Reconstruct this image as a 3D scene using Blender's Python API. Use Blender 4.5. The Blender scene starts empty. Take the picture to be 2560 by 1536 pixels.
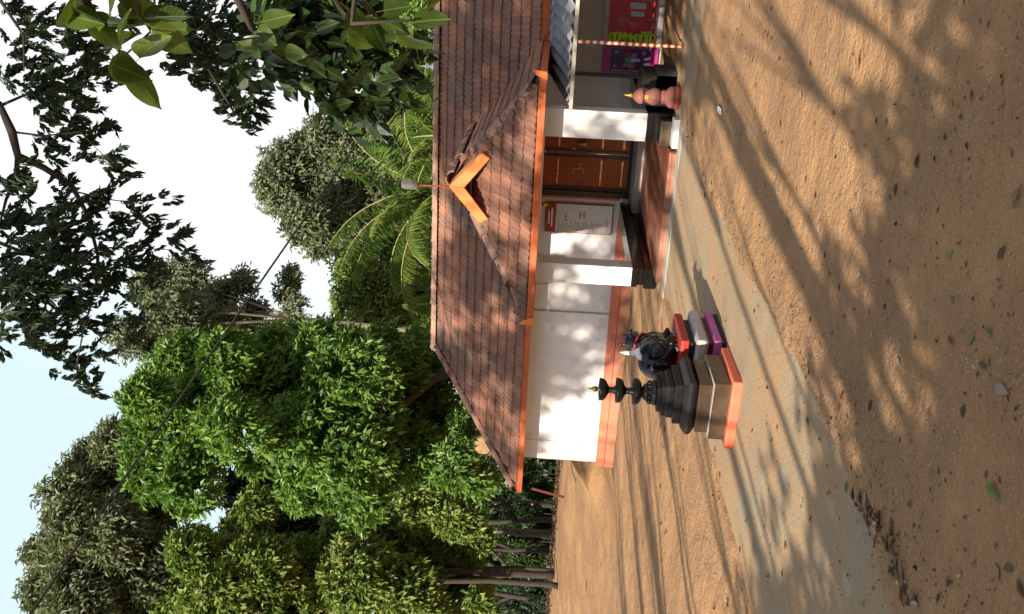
import bpy, bmesh, math, random
import numpy as np
from mathutils import Vector, Matrix
random.seed(7); RNG = np.random.default_rng(11)
R = math.radians
sc = bpy.context.scene
col = sc.collection

# ---------------- camera (a phone held sideways: the picture lies on its side) ----------------
FP, EYE = 2330.0, 1.8
yaw, pitch, roll = R(22.7), math.atan(70/2330), .06
F0 = Vector((-math.sin(yaw), math.cos(yaw), 0)); R0 = Vector((math.cos(yaw), math.sin(yaw), 0)); ZZ = Vector((0, 0, 1))
fwd = math.cos(pitch)*F0 + math.sin(pitch)*ZZ; u0 = math.cos(pitch)*ZZ - math.sin(pitch)*F0
rgt = math.cos(roll)*R0 + math.sin(roll)*u0; upv = -math.sin(roll)*R0 + math.cos(roll)*u0
CAM = Vector((0, 0, EYE))
cd = bpy.data.cameras.new('camera'); cam = bpy.data.objects.new('camera', cd); col.objects.link(cam)
M = Matrix((-upv, rgt, -fwd)).transposed().to_4x4(); M.translation = CAM
cam.matrix_world = M
cd.sensor_width = 36; cd.lens = 36*FP/2560; cd.clip_start = .05; cd.clip_end = 3000
sc.camera = cam

def at0(x, y): return (fwd*FP + rgt*(768-y) - upv*(x-1280)).normalized()

# ---------------- sky, sun, exposure ----------------
SUN_AZ = Vector((-.12, -.993, 0)).normalized(); SUN_EL = R(27)
w = bpy.data.worlds.new('World'); sc.world = w; w.use_nodes = True
nt = w.node_tree; nt.nodes.clear()
def N(nt, t, **k):
    n = nt.nodes.new(t)
    for a, b in k.items(): setattr(n, a, b)
    return n
out = N(nt, 'ShaderNodeOutputWorld'); bg = N(nt, 'ShaderNodeBackground'); sky = N(nt, 'ShaderNodeTexSky')
sky.sky_type = 'NISHITA'; sky.sun_disc = False; sky.sun_elevation = SUN_EL
sky.sun_rotation = math.atan2(SUN_AZ.x, SUN_AZ.y)
sky.air_density = 1.2; sky.dust_density = 2.0
tc = N(nt, 'ShaderNodeTexCoord'); mp = N(nt, 'ShaderNodeMapping'); mp.inputs['Scale'].default_value = (1, 1, 2.2)
nz = N(nt, 'ShaderNodeTexNoise'); nz.inputs['Scale'].default_value = 1.1; nz.inputs['Detail'].default_value = 5; nz.inputs['Roughness'].default_value = .5
rp = N(nt, 'ShaderNodeValToRGB'); rp.color_ramp.elements[0].position = .50; rp.color_ramp.elements[1].position = .66
hz = N(nt, 'ShaderNodeSeparateXYZ'); hm = N(nt, 'ShaderNodeMapRange'); hm.inputs[1].default_value = .50; hm.inputs[2].default_value = .78; hm.inputs[3].default_value = 1.0; hm.inputs[4].default_value = 0.0
mx1 = N(nt, 'ShaderNodeMath', operation='MAXIMUM')
mixc = N(nt, 'ShaderNodeMixRGB'); mixc.inputs[2].default_value = (9.0, 9.15, 9.4, 1)
nt.links.new(tc.outputs['Generated'], mp.inputs[0]); nt.links.new(mp.outputs[0], nz.inputs['Vector'])
nt.links.new(nz.outputs['Fac'], rp.inputs[0]); nt.links.new(tc.outputs['Generated'], hz.inputs[0]); nt.links.new(hz.outputs['Z'], hm.inputs[0])
nt.links.new(rp.outputs[0], mx1.inputs[0]); nt.links.new(hm.outputs[0], mx1.inputs[1])
lv = at0(-150, 1750); dp = N(nt, 'ShaderNodeVectorMath', operation='DOT_PRODUCT'); dp.inputs[1].default_value = lv
nt.links.new(tc.outputs['Generated'], dp.inputs[0])
wob = N(nt, 'ShaderNodeMath', operation='MULTIPLY_ADD'); wob.inputs[1].default_value = .16; nt.links.new(nz.outputs['Fac'], wob.inputs[0]); nt.links.new(dp.outputs['Value'], wob.inputs[2])
mr1 = N(nt, 'ShaderNodeMapRange'); mr1.inputs[1].default_value = .955; mr1.inputs[2].default_value = 1.02; mr1.inputs[3].default_value = 1.0; mr1.inputs[4].default_value = .80; nt.links.new(wob.outputs[0], mr1.inputs[0])
mn1 = N(nt, 'ShaderNodeMath', operation='MINIMUM'); nt.links.new(mx1.outputs[0], mn1.inputs[0]); nt.links.new(mr1.outputs[0], mn1.inputs[1])
cl2 = N(nt, 'ShaderNodeMixRGB'); cl2.inputs[1].default_value = (7.7, 9.5, 9.8, 1); cl2.inputs[2].default_value = (9.0, 9.15, 9.4, 1)
q2 = N(nt, 'ShaderNodeMapRange'); q2.inputs[1].default_value = .80; q2.inputs[2].default_value = 1; nt.links.new(mr1.outputs[0], q2.inputs[0]); nt.links.new(q2.outputs[0], cl2.inputs[0]); nt.links.new(cl2.outputs[0], mixc.inputs[2])
nt.links.new(mn1.outputs[0], mixc.inputs[0]); nt.links.new(sky.outputs[0], mixc.inputs[1])
nt.links.new(mixc.outputs[0], bg.inputs[0]); nt.links.new(bg.outputs[0], out.inputs[0])
bg.inputs[1].default_value = .06
sd = bpy.data.lights.new('sun', 'SUN'); sd.energy = 5.0; sd.angle = R(.53); sd.color = (1, .87, .69)
so = bpy.data.objects.new('sun', sd); col.objects.link(so)
sdir = SUN_AZ*math.cos(SUN_EL) + ZZ*math.sin(SUN_EL)
so.rotation_euler = sdir.to_track_quat('Z', 'Y').to_euler(); so.location = (0, -20, 30)
sc.view_settings.view_transform = 'Standard'; sc.view_settings.look = 'None'
sc.view_settings.exposure = 1.0; sc.view_settings.gamma = 1; sc.view_settings.use_curve_mapping = False
sc.cycles.max_bounces = 6; sc.cycles.diffuse_bounces = 3; sc.cycles.transmission_bounces = 4; sc.cycles.transparent_max_bounces = 4
sc.cycles.use_denoising = True

# ---------------- helpers ----------------
def pray(x, y):                       # direction seen at a pixel of the 2560x1536 photograph
    return fwd*FP + rgt*(768-y) - upv*(x-1280)
def at(x, y, D): return CAM + pray(x, y).normalized()*D
def gnd(x, y, z=0):
    d = pray(x, y); return CAM + d*((z-EYE)/d.z)
def link(o, parent=None):
    col.objects.link(o)
    if parent is not None: o.parent = parent
    return o
def tag(o, label=None, cat=None, group=None, kind=None):
    if label: o['label'] = label
    if cat: o['category'] = cat
    if group: o['group'] = group
    if kind: o['kind'] = kind
    return o
def thing(name, loc, label, cat, group=None, rz=0):
    o = bpy.data.objects.new(name, None); o.location = loc; o.rotation_euler = (0, 0, rz); o.empty_display_size = .2
    col.objects.link(o); return tag(o, label, cat, group)
class MB:                             # collects shapes into one mesh
    def __init__(s): s.v = []; s.f = []; s.sm = []
    def add(s, v, f, smooth=False):
        b = len(s.v); s.v += [tuple(p) for p in v]; s.f += [tuple(i+b for i in q) for q in f]; s.sm += [smooth]*len(f); return s
    def box(s, x0, x1, y0, y1, z0, z1):
        return s.add([(x0,y0,z0),(x1,y0,z0),(x1,y1,z0),(x0,y1,z0),(x0,y0,z1),(x1,y0,z1),(x1,y1,z1),(x0,y1,z1)],
                     [(0,3,2,1),(4,5,6,7),(0,1,5,4),(1,2,6,5),(2,3,7,6),(3,0,4,7)])
    def prism(s, poly, d):            # poly: coplanar points, d: extrusion vector
        n = len(poly); P = [Vector(p) for p in poly]; d = Vector(d)
        return s.add(P + [p+d for p in P], [tuple(range(n))[::-1], tuple(range(n, 2*n))] + [(i, (i+1) % n, n+(i+1) % n, n+i) for i in range(n)])
    def bar(s, a, b, t, w=None):
        a, b = Vector(a), Vector(b); d = (b-a).normalized(); w = w or t
        x = d.cross(ZZ); x = x.normalized() if x.length > 1e-4 else Vector((1, 0, 0)); y = x.cross(d)
        return s.prism([a+x*w/2+y*t/2, a-x*w/2+y*t/2, a-x*w/2-y*t/2, a+x*w/2-y*t/2], b-a)
    def tube(s, pts, rad, n=8):
        pts = [Vector(p) for p in pts]; V = []; F = []
        for i, p in enumerate(pts):
            d = (pts[min(i+1, len(pts)-1)]-pts[max(i-1, 0)]).normalized()
            x = d.cross(Vector((.31, .95, .05))); x.normalize(); y = x.cross(d)
            r = rad[i] if hasattr(rad, '__len__') else rad
            for k in range(n):
                a = 2*math.pi*k/n; V.append(p + x*math.cos(a)*r + y*math.sin(a)*r)
        for i in range(len(pts)-1):
            for k in range(n): F.append((i*n+k, i*n+(k+1) % n, (i+1)*n+(k+1) % n, (i+1)*n+k))
        F.append(tuple(range(n))[::-1]); F.append(tuple((len(pts)-1)*n+k for k in range(n)))
        return s.add(V, F, True)
    def lathe(s, prof, cx=0, cy=0, n=32, smooth=True, sq=None, rot=0):  # prof (r, z)
        V = []; F = []
        for r, z in prof:
            for k in range(n):
                a = 2*math.pi*(k+.5)/n + rot
                if sq: q = math.sqrt(2); V.append((cx+q*r*math.cos(a)*sq[0], cy+q*r*math.sin(a)*sq[1], z))
                else: V.append((cx+r*math.cos(a), cy+r*math.sin(a), z))
        for i in range(len(prof)-1):
            for k in range(n): F.append((i*n+k, i*n+(k+1) % n, (i+1)*n+(k+1) % n, (i+1)*n+k))
        F.append(tuple(range(n))[::-1]); F.append(tuple((len(prof)-1)*n+k for k in range(n)))
        return s.add(V, F, smooth)
    def ell(s, c, r, rot=None, n=16, m=10):
        V = []; F = []; Rm = rot or Matrix.Identity(3)
        for i in range(m+1):
            t = math.pi*i/m
            for k in range(n):
                a = 2*math.pi*k/n
                V.append(Vector(c) + Rm @ Vector((r[0]*math.sin(t)*math.cos(a), r[1]*math.sin(t)*math.sin(a), r[2]*math.cos(t))))
        for i in range(m):
            for k in range(n): F.append((i*n+k, i*n+(k+1) % n, (i+1)*n+(k+1) % n, (i+1)*n+k))
        return s.add(V, F, True)
    def mesh(s, name, m):
        me = bpy.data.meshes.new(name); me.from_pydata(s.v, [], s.f); me.update()
        me.polygons.foreach_set('use_smooth', s.sm)
        if m: me.materials.append(m)
        return me
    def build(s, name, m, parent=None, bevel=0, seg=2):
        o = bpy.data.objects.new(name, s.mesh(name, m)); link(o, parent)
        if bevel:
            b = o.modifiers.new('bevel', 'BEVEL'); b.width = bevel; b.segments = seg; b.limit_method = 'ANGLE'; b.angle_limit = R(40)
        return o
def local(o):                         # parts are modelled in world space: undo the thing's placement
    o.matrix_parent_inverse = o.parent.matrix_world.inverted() if False else Matrix.Translation(-Vector(o.parent.location))
    return o
def part(mb, name, m, parent, bevel=0, seg=2):
    o = mb.build(name, m, parent, bevel, seg)
    if parent is not None and parent.type == 'EMPTY': o.location = -Vector(parent.location)
    return o

def vnoise(P, seed=0):                # value noise on an Nx3 array, -1..1
    P = np.asarray(P, float); i = np.floor(P).astype(np.int64); f = P-i; f = f*f*(3-2*f)
    def h(a, b, c):
        n = (a*374761393 + b*668265263 + c*2147483647 + seed*974634777) & 0x7fffffff
        n = ((n ^ (n >> 13))*1274126177) & 0x7fffffff; n = (n ^ (n >> 16)) & 0xffff
        return n/32767.5-1
    r = 0
    for dx in (0, 1):
        for dy in (0, 1):
            for dz in (0, 1):
                wt = (f[:, 0] if dx else 1-f[:, 0])*(f[:, 1] if dy else 1-f[:, 1])*(f[:, 2] if dz else 1-f[:, 2])
                r = r + wt*h(i[:, 0]+dx, i[:, 1]+dy, i[:, 2]+dz)
    return r
def fbm(P, o=3, seed=0):
    P = np.asarray(P, float); r = 0; a = 1
    for k in range(o): r = r + a*vnoise(P*2**k + 17*k, seed+k); a *= .5
    return r

# ---------------- materials ----------------
def mat(name, c1, c2=None, scale=6, rough=.8, bump=.1, bscale=40, c3=None, s3=1.5, t3=(.52, .68), spec=.4, stretch=None, attr=None, coords='pos', metal=0, detail=4):
    m = bpy.data.materials.new(name); m.use_nodes = True; t = m.node_tree; b = t.nodes['Principled BSDF']
    if coords == 'pos': v = N(t, 'ShaderNodeNewGeometry').outputs['Position']
    else: v = N(t, 'ShaderNodeTexCoord').outputs['Object']
    if stretch:
        k = N(t, 'ShaderNodeMapping'); k.inputs['Scale'].default_value = stretch; t.links.new(v, k.inputs[0]); v = k.outputs[0]
    n = N(t, 'ShaderNodeTexNoise'); n.inputs['Scale'].default_value = scale; n.inputs['Detail'].default_value = detail; t.links.new(v, n.inputs['Vector'])
    r = N(t, 'ShaderNodeValToRGB'); c2 = c2 or tuple(x*.75 for x in c1)
    r.color_ramp.elements[0].position = .35; r.color_ramp.elements[1].position = .65
    r.color_ramp.elements[0].color = (*c1, 1); r.color_ramp.elements[1].color = (*c2, 1); t.links.new(n.outputs['Fac'], r.inputs[0]); c = r.outputs[0]
    if c3:
        n3 = N(t, 'ShaderNodeTexNoise'); n3.inputs['Scale'].default_value = s3; n3.inputs['Detail'].default_value = 6; n3.inputs['Roughness'].default_value = .65; t.links.new(v, n3.inputs['Vector'])
        q = N(t, 'ShaderNodeValToRGB'); q.color_ramp.elements[0].position = t3[0]; q.color_ramp.elements[1].position = t3[1]; t.links.new(n3.outputs['Fac'], q.inputs[0])
        x = N(t, 'ShaderNodeMixRGB'); x.inputs[2].default_value = (*c3, 1); t.links.new(q.outputs[0], x.inputs[0]); t.links.new(c, x.inputs[1]); c = x.outputs[0]
    if attr:                          # each piece its own shade
        a = N(t, 'ShaderNodeAttribute'); a.attribute_name = attr[0]
        rr = N(t, 'ShaderNodeValToRGB'); els = rr.color_ramp.elements
        cols = attr[1]
        els[0].color = (*cols[0], 1); els[1].color = (*cols[-1], 1)
        for i in range(1, len(cols)-1): els.new(i/(len(cols)-1)).color = (*cols[i], 1)
        t.links.new(a.outputs['Fac'], rr.inputs[0])
        x = N(t, 'ShaderNodeMixRGB', blend_type='MULTIPLY'); x.inputs[0].default_value = 1; t.links.new(c, x.inputs[1]); t.links.new(rr.outputs[0], x.inputs[2]); c = x.outputs[0]
    t.links.new(c, b.inputs['Base Color'])
    b.inputs['Roughness'].default_value = rough; b.inputs['Metallic'].default_value = metal
    b.inputs['Specular IOR Level'].default_value = spec
    if bump:
        n2 = N(t, 'ShaderNodeTexNoise'); n2.inputs['Scale'].default_value = bscale; n2.inputs['Detail'].default_value = 5; t.links.new(v, n2.inputs['Vector'])
        bp = N(t, 'ShaderNodeBump'); bp.inputs['Strength'].default_value = bump; bp.inputs['Distance'].default_value = .02
        t.links.new(n2.outputs['Fac'], bp.inputs['Height']); t.links.new(bp.outputs[0], b.inputs['Normal'])
    return m
def leafmat(name, cols, transl=.35, rough=.45, coat=.35):
    m = bpy.data.materials.new(name); m.use_nodes = True; t = m.node_tree; b = t.nodes['Principled BSDF']; o = t.nodes['Material Output']
    a = N(t, 'ShaderNodeAttribute'); a.attribute_name = 'shade'
    r = N(t, 'ShaderNodeValToRGB'); e = r.color_ramp.elements; e[0].color = (*cols[0], 1); e[1].color = (*cols[-1], 1)
    for i in range(1, len(cols)-1): e.new(i/(len(cols)-1)).color = (*cols[i], 1)
    t.links.new(a.outputs['Fac'], r.inputs[0]); t.links.new(r.outputs[0], b.inputs['Base Color'])
    b.inputs['Roughness'].default_value = rough; b.inputs['Specular IOR Level'].default_value = coat
    tr = N(t, 'ShaderNodeBsdfTranslucent'); g = N(t, 'ShaderNodeMixRGB', blend_type='MULTIPLY'); g.inputs[0].default_value = 1; g.inputs[2].default_value = (1.3, 1.25, .6, 1)
    t.links.new(r.outputs[0], g.inputs[1]); t.links.new(g.outputs[0], tr.inputs[0])
    mx = N(t, 'ShaderNodeMixShader'); mx.inputs[0].default_value = transl
    t.links.new(b.outputs[0], mx.inputs[1]); t.links.new(tr.outputs[0], mx.inputs[2]); t.links.new(mx.outputs[0], o.inputs[0])
    return m
white = mat('white_plaster', (.78, .79, .82), (.70, .72, .76), 3, .75, .12, 25, c3=(.45, .43, .42), s3=2.2, t3=(.66, .82))
terra_paint = mat('orange_base_paint', (.60, .19, .115), (.52, .16, .095), 5, .6, .12, 30, c3=(.40, .13, .08), s3=3, t3=(.6, .8))
fascia_m = mat('orange_fascia_paint', (.50, .11, .028), (.40, .08, .02), 5, .5, .08, 30, c3=(.34, .08, .03), s3=5, t3=(.56, .75), stretch=(1, 1, 4))
vent_m = mat('orange_gable_paint', (.70, .22, .05), (.62, .17, .04), 5, .5, .08, 30, c3=(.5, .2, .06), s3=6, t3=(.6, .8))
tile_m = mat('clay_tile', (.30, .142, .09), (.225, .115, .08), 3, .85, .25, 60, c3=(.15, .10, .086), s3=1.1, t3=(.46, .64), attr=('shade', [(.62, .62, .68), (.85, .84, .87), (1.0, 1, 1), (1.3, 1.15, 1.0)]))
ridge_m = mat('ridge_clay', (.33, .19, .145), (.23, .14, .115), 7, .9, .3, 40, c3=(.13, .10, .09), s3=3, t3=(.5, .68), attr=('shade', [(.7, .7, .72), (1, 1, 1), (1.3, 1.2, 1.1)]))
mortar = mat('lime_mortar', (.36, .28, .22), (.24, .18, .14), 8, .95, .4, 40)
granite = mat('black_granite', (.004, .004, .005), (.007, .007, .008), 60, .14, .02, 60, spec=.4)
granite_d = mat('dull_black_granite', (.006, .006, .008), (.012, .012, .014), 20, .32, .1, 60, spec=.18, c3=(.014, .013, .012), s3=3, t3=(.58, .8))
red_oxide = mat('red_oxide_floor', (.26, .09, .05), (.20, .065, .038), 3, .32, .05, 40, c3=(.38, .2, .12), s3=1.6, t3=(.5, .7))
step_grey = mat('grey_step_stone', (.40, .38, .35), (.33, .31, .28), 6, .6, .1, 40)
wood = mat('varnished_teak', (.42, .085, .010), (.27, .045, .005), 5, .34, .1, 30, stretch=(14, 14, 1.2), spec=.3)
wood_dark = mat('dark_door_frame', (.045, .018, .008), (.03, .012, .006), 6, .35, .1, 30, stretch=(10, 10, 1))
wood_orange = mat('orange_painted_wood', (.5, .13, .03), (.42, .1, .025), 6, .45, .05, 30)
brass = mat('brass', (.72, .46, .16), (.5, .3, .1), 20, .35, .15, 60, metal=.85)
brown_ped = mat('brown_polished_stone', (.042, .027, .018), (.060, .040, .026), 9, .22, .04, 30, spec=.5, c3=(.06, .04, .028), s3=3)
slab_or = mat('orange_slab_paint', (.70, .16, .09), (.62, .13, .075), 7, .55, .1, 40)
pink_m = mat('magenta_paint', (.42, .10, .33), (.36, .085, .28), 8, .6, .1, 40)
grey_slab = mat('grey_cement', (.40, .38, .38), (.33, .31, .31), 9, .8, .25, 50)
maroon = mat('maroon_paint', (.10, .012, .012), (.07, .01, .01), 9, .5, .1, 40)
red_m = mat('red_paint', (.33, .03, .025), (.27, .025, .02), 7, .45, .1, 40)
bull_m = mat('glossy_black_paint', (.005, .006, .010), (.007, .008, .012), 12, .16, .04, 25, spec=.3)
rose = mat('rose_paint', (.30, .11, .095), (.26, .095, .08), 6, .6, .08, 40)
rose_d = mat('brick_red_paint', (.35, .07, .045), (.3, .06, .04), 6, .6, .08, 40)
whitepaint = mat('white_enamel', (.85, .85, .86), (.8, .8, .8), 8, .35, .05, 40)
gold = mat('golden_paint', (.75, .5, .06), (.6, .38, .05), 20, .3, .1, 50, metal=.6)
asb = mat('asbestos_sheet', (.20, .21, .235), (.13, .14, .16), 5, .85, .2, 50, c3=(.30, .28, .26), s3=2.5, t3=(.5, .7))
beam_m = mat('grey_beam', (.38, .37, .33), (.30, .29, .25), 6, .7, .1, 30)
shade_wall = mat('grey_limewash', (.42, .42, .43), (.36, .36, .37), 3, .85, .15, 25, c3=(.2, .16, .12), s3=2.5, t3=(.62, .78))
dado_blk = mat('black_dado', (.012, .011, .012), (.02, .018, .018), 8, .7, .2, 40)
bark = mat('grey_bark', (.10, .08, .06), (.055, .043, .033), 12, .9, .5, 25, stretch=(1, 1, .3))
bark_pale = mat('pale_bark', (.17, .14, .11), (.10, .08, .065), 9, .9, .4, 25, stretch=(1, 1, .3))
twig_m = mat('dark_twig', (.045, .035, .03), (.03, .024, .02), 9, .9, .3, 30)
cable_m = mat('black_cable', (.02, .02, .02), (.03, .03, .03), 9, .6, 0)
steel_m = mat('galvanised_box', (.26, .25, .25), (.2, .19, .19), 14, .5, .1, 40)
concrete = mat('cement_path', (.30, .238, .160), (.245, .195, .13), 2.2, .9, .22, 60, c3=(.33, .21, .112), s3=1.3, t3=(.38, .60), detail=8)
laterite = mat('laterite_earth', (.30, .19, .10), (.20, .12, .065), 3, .95, .5, 18, c3=(.5, .42, .33), s3=3, t3=(.6, .75))
# dirt: pale sandy laterite with fine grit and broad darker patches
dirt = mat('sandy_dirt', (.37, .21, .096), (.27, .150, .07), 1.3, .95, .5, 55, c3=(.21, .118, .06), s3=.55, t3=(.46, .66), detail=10)
def add_grit(m, rough_=True):
    t = m.node_tree; b = t.nodes['Principled BSDF']; src = b.inputs['Base Color'].links[0].from_socket
    g = N(t, 'ShaderNodeNewGeometry')
    for sc_, lo, hi, c, amt in ((38, .62, .72, (.12, .07, .045, 1), .75), (90, .6, .7, (.62, .45, .30, 1), .5)):
        n = N(t, 'ShaderNodeTexNoise'); n.inputs['Scale'].default_value = sc_; n.inputs['Detail'].default_value = 2; t.links.new(g.outputs['Position'], n.inputs['Vector'])
        r = N(t, 'ShaderNodeMapRange'); r.inputs[1].default_value = lo; r.inputs[2].default_value = hi; r.inputs[4].default_value = amt; t.links.new(n.outputs['Fac'], r.inputs[0])
        x = N(t, 'ShaderNodeMixRGB'); x.inputs[2].default_value = c; t.links.new(r.outputs[0], x.inputs[0]); t.links.new(src, x.inputs[1]); src = x.outputs[0]
    t.links.new(src, b.inputs['Base Color'])
    old = b.inputs['Normal'].links[0].from_node
    for sc_, st, ds in (((3.5, .5, .09), (9, .5, .05), (28, .5, .025)) if rough_ else ((2.5, .2, .05), (28, .35, .02))):
        n = N(t, 'ShaderNodeTexNoise'); n.inputs['Scale'].default_value = sc_; n.inputs['Detail'].default_value = 4; t.links.new(g.outputs['Position'], n.inputs['Vector'])
        bp = N(t, 'ShaderNodeBump'); bp.inputs['Strength'].default_value = st; bp.inputs['Distance'].default_value = ds; t.links.new(n.outputs['Fac'], bp.inputs['Height'])
        t.links.new(old.outputs[0], bp.inputs['Normal']); old = bp
    t.links.new(old.outputs[0], b.inputs['Normal'])
def band(m, axis, lo, hi, colr, amt, sc_=5, thr=(.4, .6), xmax=None):
    """a broken band of dirt between two positions on an axis"""
    t = m.node_tree; b = t.nodes['Principled BSDF']; src = b.inputs['Base Color'].links[0].from_socket
    g = N(t, 'ShaderNodeNewGeometry'); sp = N(t, 'ShaderNodeSeparateXYZ'); t.links.new(g.outputs['Position'], sp.inputs[0])
    n = N(t, 'ShaderNodeTexNoise'); n.inputs['Scale'].default_value = sc_; n.inputs['Detail'].default_value = 6; t.links.new(g.outputs['Position'], n.inputs['Vector'])
    a_ = N(t, 'ShaderNodeMapRange'); a_.inputs[1].default_value = lo; a_.inputs[2].default_value = hi; a_.inputs[3].default_value = .32; a_.inputs[4].default_value = -.3; t.links.new(sp.outputs[axis], a_.inputs[0])
    s_ = N(t, 'ShaderNodeMath', operation='ADD'); t.links.new(n.outputs['Fac'], s_.inputs[0]); t.links.new(a_.outputs[0], s_.inputs[1])
    r = N(t, 'ShaderNodeMapRange'); r.inputs[1].default_value = thr[0]+.05; r.inputs[2].default_value = thr[1]+.1; r.inputs[4].default_value = amt; t.links.new(s_.outputs[0], r.inputs[0]); f = r.outputs[0]
    if xmax is not None:
        q = N(t, 'ShaderNodeMath', operation='LESS_THAN'); q.inputs[1].default_value = xmax; t.links.new(sp.outputs[0], q.inputs[0])
        z = N(t, 'ShaderNodeMath', operation='MULTIPLY'); t.links.new(q.outputs[0], z.inputs[0]); t.links.new(f, z.inputs[1]); f = z.outputs[0]
        q = N(t, 'ShaderNodeMath', operation='LESS_THAN'); q.inputs[1].default_value = 18.5; k_ = N(t, 'ShaderNodeMath', operation='GREATER_THAN'); k_.inputs[1].default_value = -10.95; t.links.new(sp.outputs[0], k_.inputs[0]); k2 = N(t, 'ShaderNodeMath', operation='MULTIPLY'); t.links.new(k_.outputs[0], k2.inputs[0]); t.links.new(f, k2.inputs[1]); f = k2.outputs[0]; t.links.new(sp.outputs[1], q.inputs[0])
        y = N(t, 'ShaderNodeMath', operation='MULTIPLY'); t.links.new(q.outputs[0], y.inputs[0]); t.links.new(f, y.inputs[1]); f = y.outputs[0]
    x = N(t, 'ShaderNodeMixRGB'); x.inputs[2].default_value = (*colr, 1); t.links.new(f, x.inputs[0]); t.links.new(src, x.inputs[1]); t.links.new(x.outputs[0], b.inputs['Base Color'])
add_grit(dirt); add_grit(concrete, False)
band(dirt, 1, 17.3, 16.2, (.15, .115, .065), .8, 3.5, xmax=-5.2)      # mossy drip line under the eave
band(white, 2, .40, .75, (.46, .33, .24), .35, 6); band(terra_paint, 2, 0, .30, (.30, .17, .10), .75, 7)   # mud splashed on the plinth
band(granite_d, 2, .3, .9, (.022, .02, .018), .4, 9); band(brown_ped, 2, .05, .3, (.11, .075, .05), .4, 7); band(red_oxide, 2, 0, .12, (.36, .26, .18), .35, 2.5)

# ---------------- ground ----------------
def graded(a, b, step, lo, hi, g=1.18):
    c = list(np.arange(a, b, step)); s = step; x = c[-1]
    while x < hi: s = min(s*g, 40); x += s; c.append(x)
    s = step; x = c[0]
    while x > lo: s = min(s*g, 40); x -= s; c.insert(0, x)
    return np.array(c)
def sstep(a, b, x): t = np.clip((x-a)/(b-a), 0, 1); return t*t*(3-2*t)
def gz(x, y):
    x = np.asarray(x, float); y = np.asarray(y, float); P = np.stack([x, y, x*0], -1)
    far = sstep(22, 40, np.hypot(x, y-6))
    z = .012*fbm(P*1.1, 4, 3) + .004*fbm(P*7, 2, 9)
    e = .10*vnoise(P*np.array([1.4, 1.4, 1]), 5) + .06*vnoise(P*4.5, 6)
    # cement path running to the porch, then an apron in front of the building
    xr = -2.74-.20*(1-sstep(3.5, 8, y))
    onp = sstep(-4.90, -4.80, x+e) * (1-sstep(-.04, .04, x+e-xr)) * (1-sstep(13.3, 13.5, y)) * sstep(-6, -5.8, y)
    apr = sstep(-5.1, -4.9, x+e)*(1-sstep(2.0, 2.4, x+e)) * sstep(12.1, 12.25, y+e*2+.12*x*0) * (1-sstep(13.95, 14.0, y))
    ins = np.maximum(onp, apr)
    lip = .035*np.exp(-((x-xr-.22+e)/.22)**2)*(1-sstep(10, 11.5, y))
    z = z + .016 + lip
    z = z*(1-ins) - .035*ins
    bld = sstep(-10.9, -10.8, x)*sstep(17.25, 17.3, y)*(1-sstep(21.2, 21.4, y))*(1-sstep(4, 5, x))
    prc = sstep(-5.3, -5.2, x)*(1-sstep(-2.6, -2.5, x))*sstep(13.2, 13.3, y)*(1-sstep(17.5, 17.6, y))
    z = np.where(np.maximum(bld, prc) > .5, -.05, z)
    # yard climbs gently behind the left corner to a low earth bank, garden beyond lies lower
    rise = sstep(15.5, 27, y)*sstep(9.8, 12.5, -x)
    z = z + .80*rise
    heap = .75*np.exp(-(((x+11.9)/.9)**2 + ((y-20.2)/1.6)**2)); z = z + heap
    drop = sstep(28.6, 31.5, y + .25*fbm(P*.5, 2, 4) - .12*(x+12)*0)*sstep(8, 10, -x)
    z = z - 1.5*drop
    return z
gx = graded(-12, 3, .075, -700, 700); gy = graded(1.5, 19, .075, -60, 1200)
X, Y = np.meshgrid(gx, gy); Zg = gz(X.ravel(), Y.ravel())
V = np.stack([X.ravel(), Y.ravel(), Zg], -1); nx, ny = len(gx), len(gy)
def grid_faces(nx, ny):
    i = np.arange(nx*ny).reshape(ny, nx); return np.stack([i[:-1, :-1], i[:-1, 1:], i[1:, 1:], i[1:, :-1]], -1).reshape(-1, 4)
def np_mesh(name, V, F, m, shade=None, smooth=False):
    V = np.ascontiguousarray(V, dtype=np.float32); F = np.ascontiguousarray(F, dtype=np.int32); k = F.shape[1]
    me = bpy.data.meshes.new(name); me.vertices.add(len(V)); me.vertices.foreach_set('co', V.ravel())
    me.loops.add(F.size); me.loops.foreach_set('vertex_index', F.ravel())
    me.polygons.add(len(F)); me.polygons.foreach_set('loop_start', np.arange(0, F.size, k, dtype=np.int32))
    me.update(calc_edges=True)
    me.polygons.foreach_set('use_smooth', np.full(len(F), smooth))
    if shade is not None:
        a = me.attributes.new('shade', 'FLOAT', 'FACE'); a.data.foreach_set('value', np.ascontiguousarray(shade, dtype=np.float32))
    me.materials.append(m); return me
def np_obj(name, V, F, m, parent=None, shade=None, smooth=False):
    o = bpy.data.objects.new(name, np_mesh(name, V, F, m, shade, smooth)); link(o, parent)
    if parent is not None and parent.type == 'EMPTY': o.location = -Vector(parent.location)
    return o
g = np_obj('ground', V, grid_faces(nx, ny), dirt, smooth=True); tag(g, kind='structure')
pb = MB()
px_ = np.arange(-5.3, -2.29, .12); py_ = np.arange(-7, 13.99, .12)
PX, PY = np.meshgrid(px_, py_); PZ = .004*fbm(np.stack([PX.ravel(), PY.ravel(), PX.ravel()*0], -1)*1.5, 3, 8)
p = np_obj('path', np.stack([PX.ravel(), PY.ravel(), PZ], -1), grid_faces(len(px_), len(py_)), concrete, smooth=True); tag(p, kind='structure')
px_ = np.arange(-2.30, 2.8, .12); py_ = np.arange(11.8, 13.99, .12)
PX, PY = np.meshgrid(px_, py_); PZ = .004*fbm(np.stack([PX.ravel(), PY.ravel(), PX.ravel()*0], -1)*1.5, 3, 8)
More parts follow.
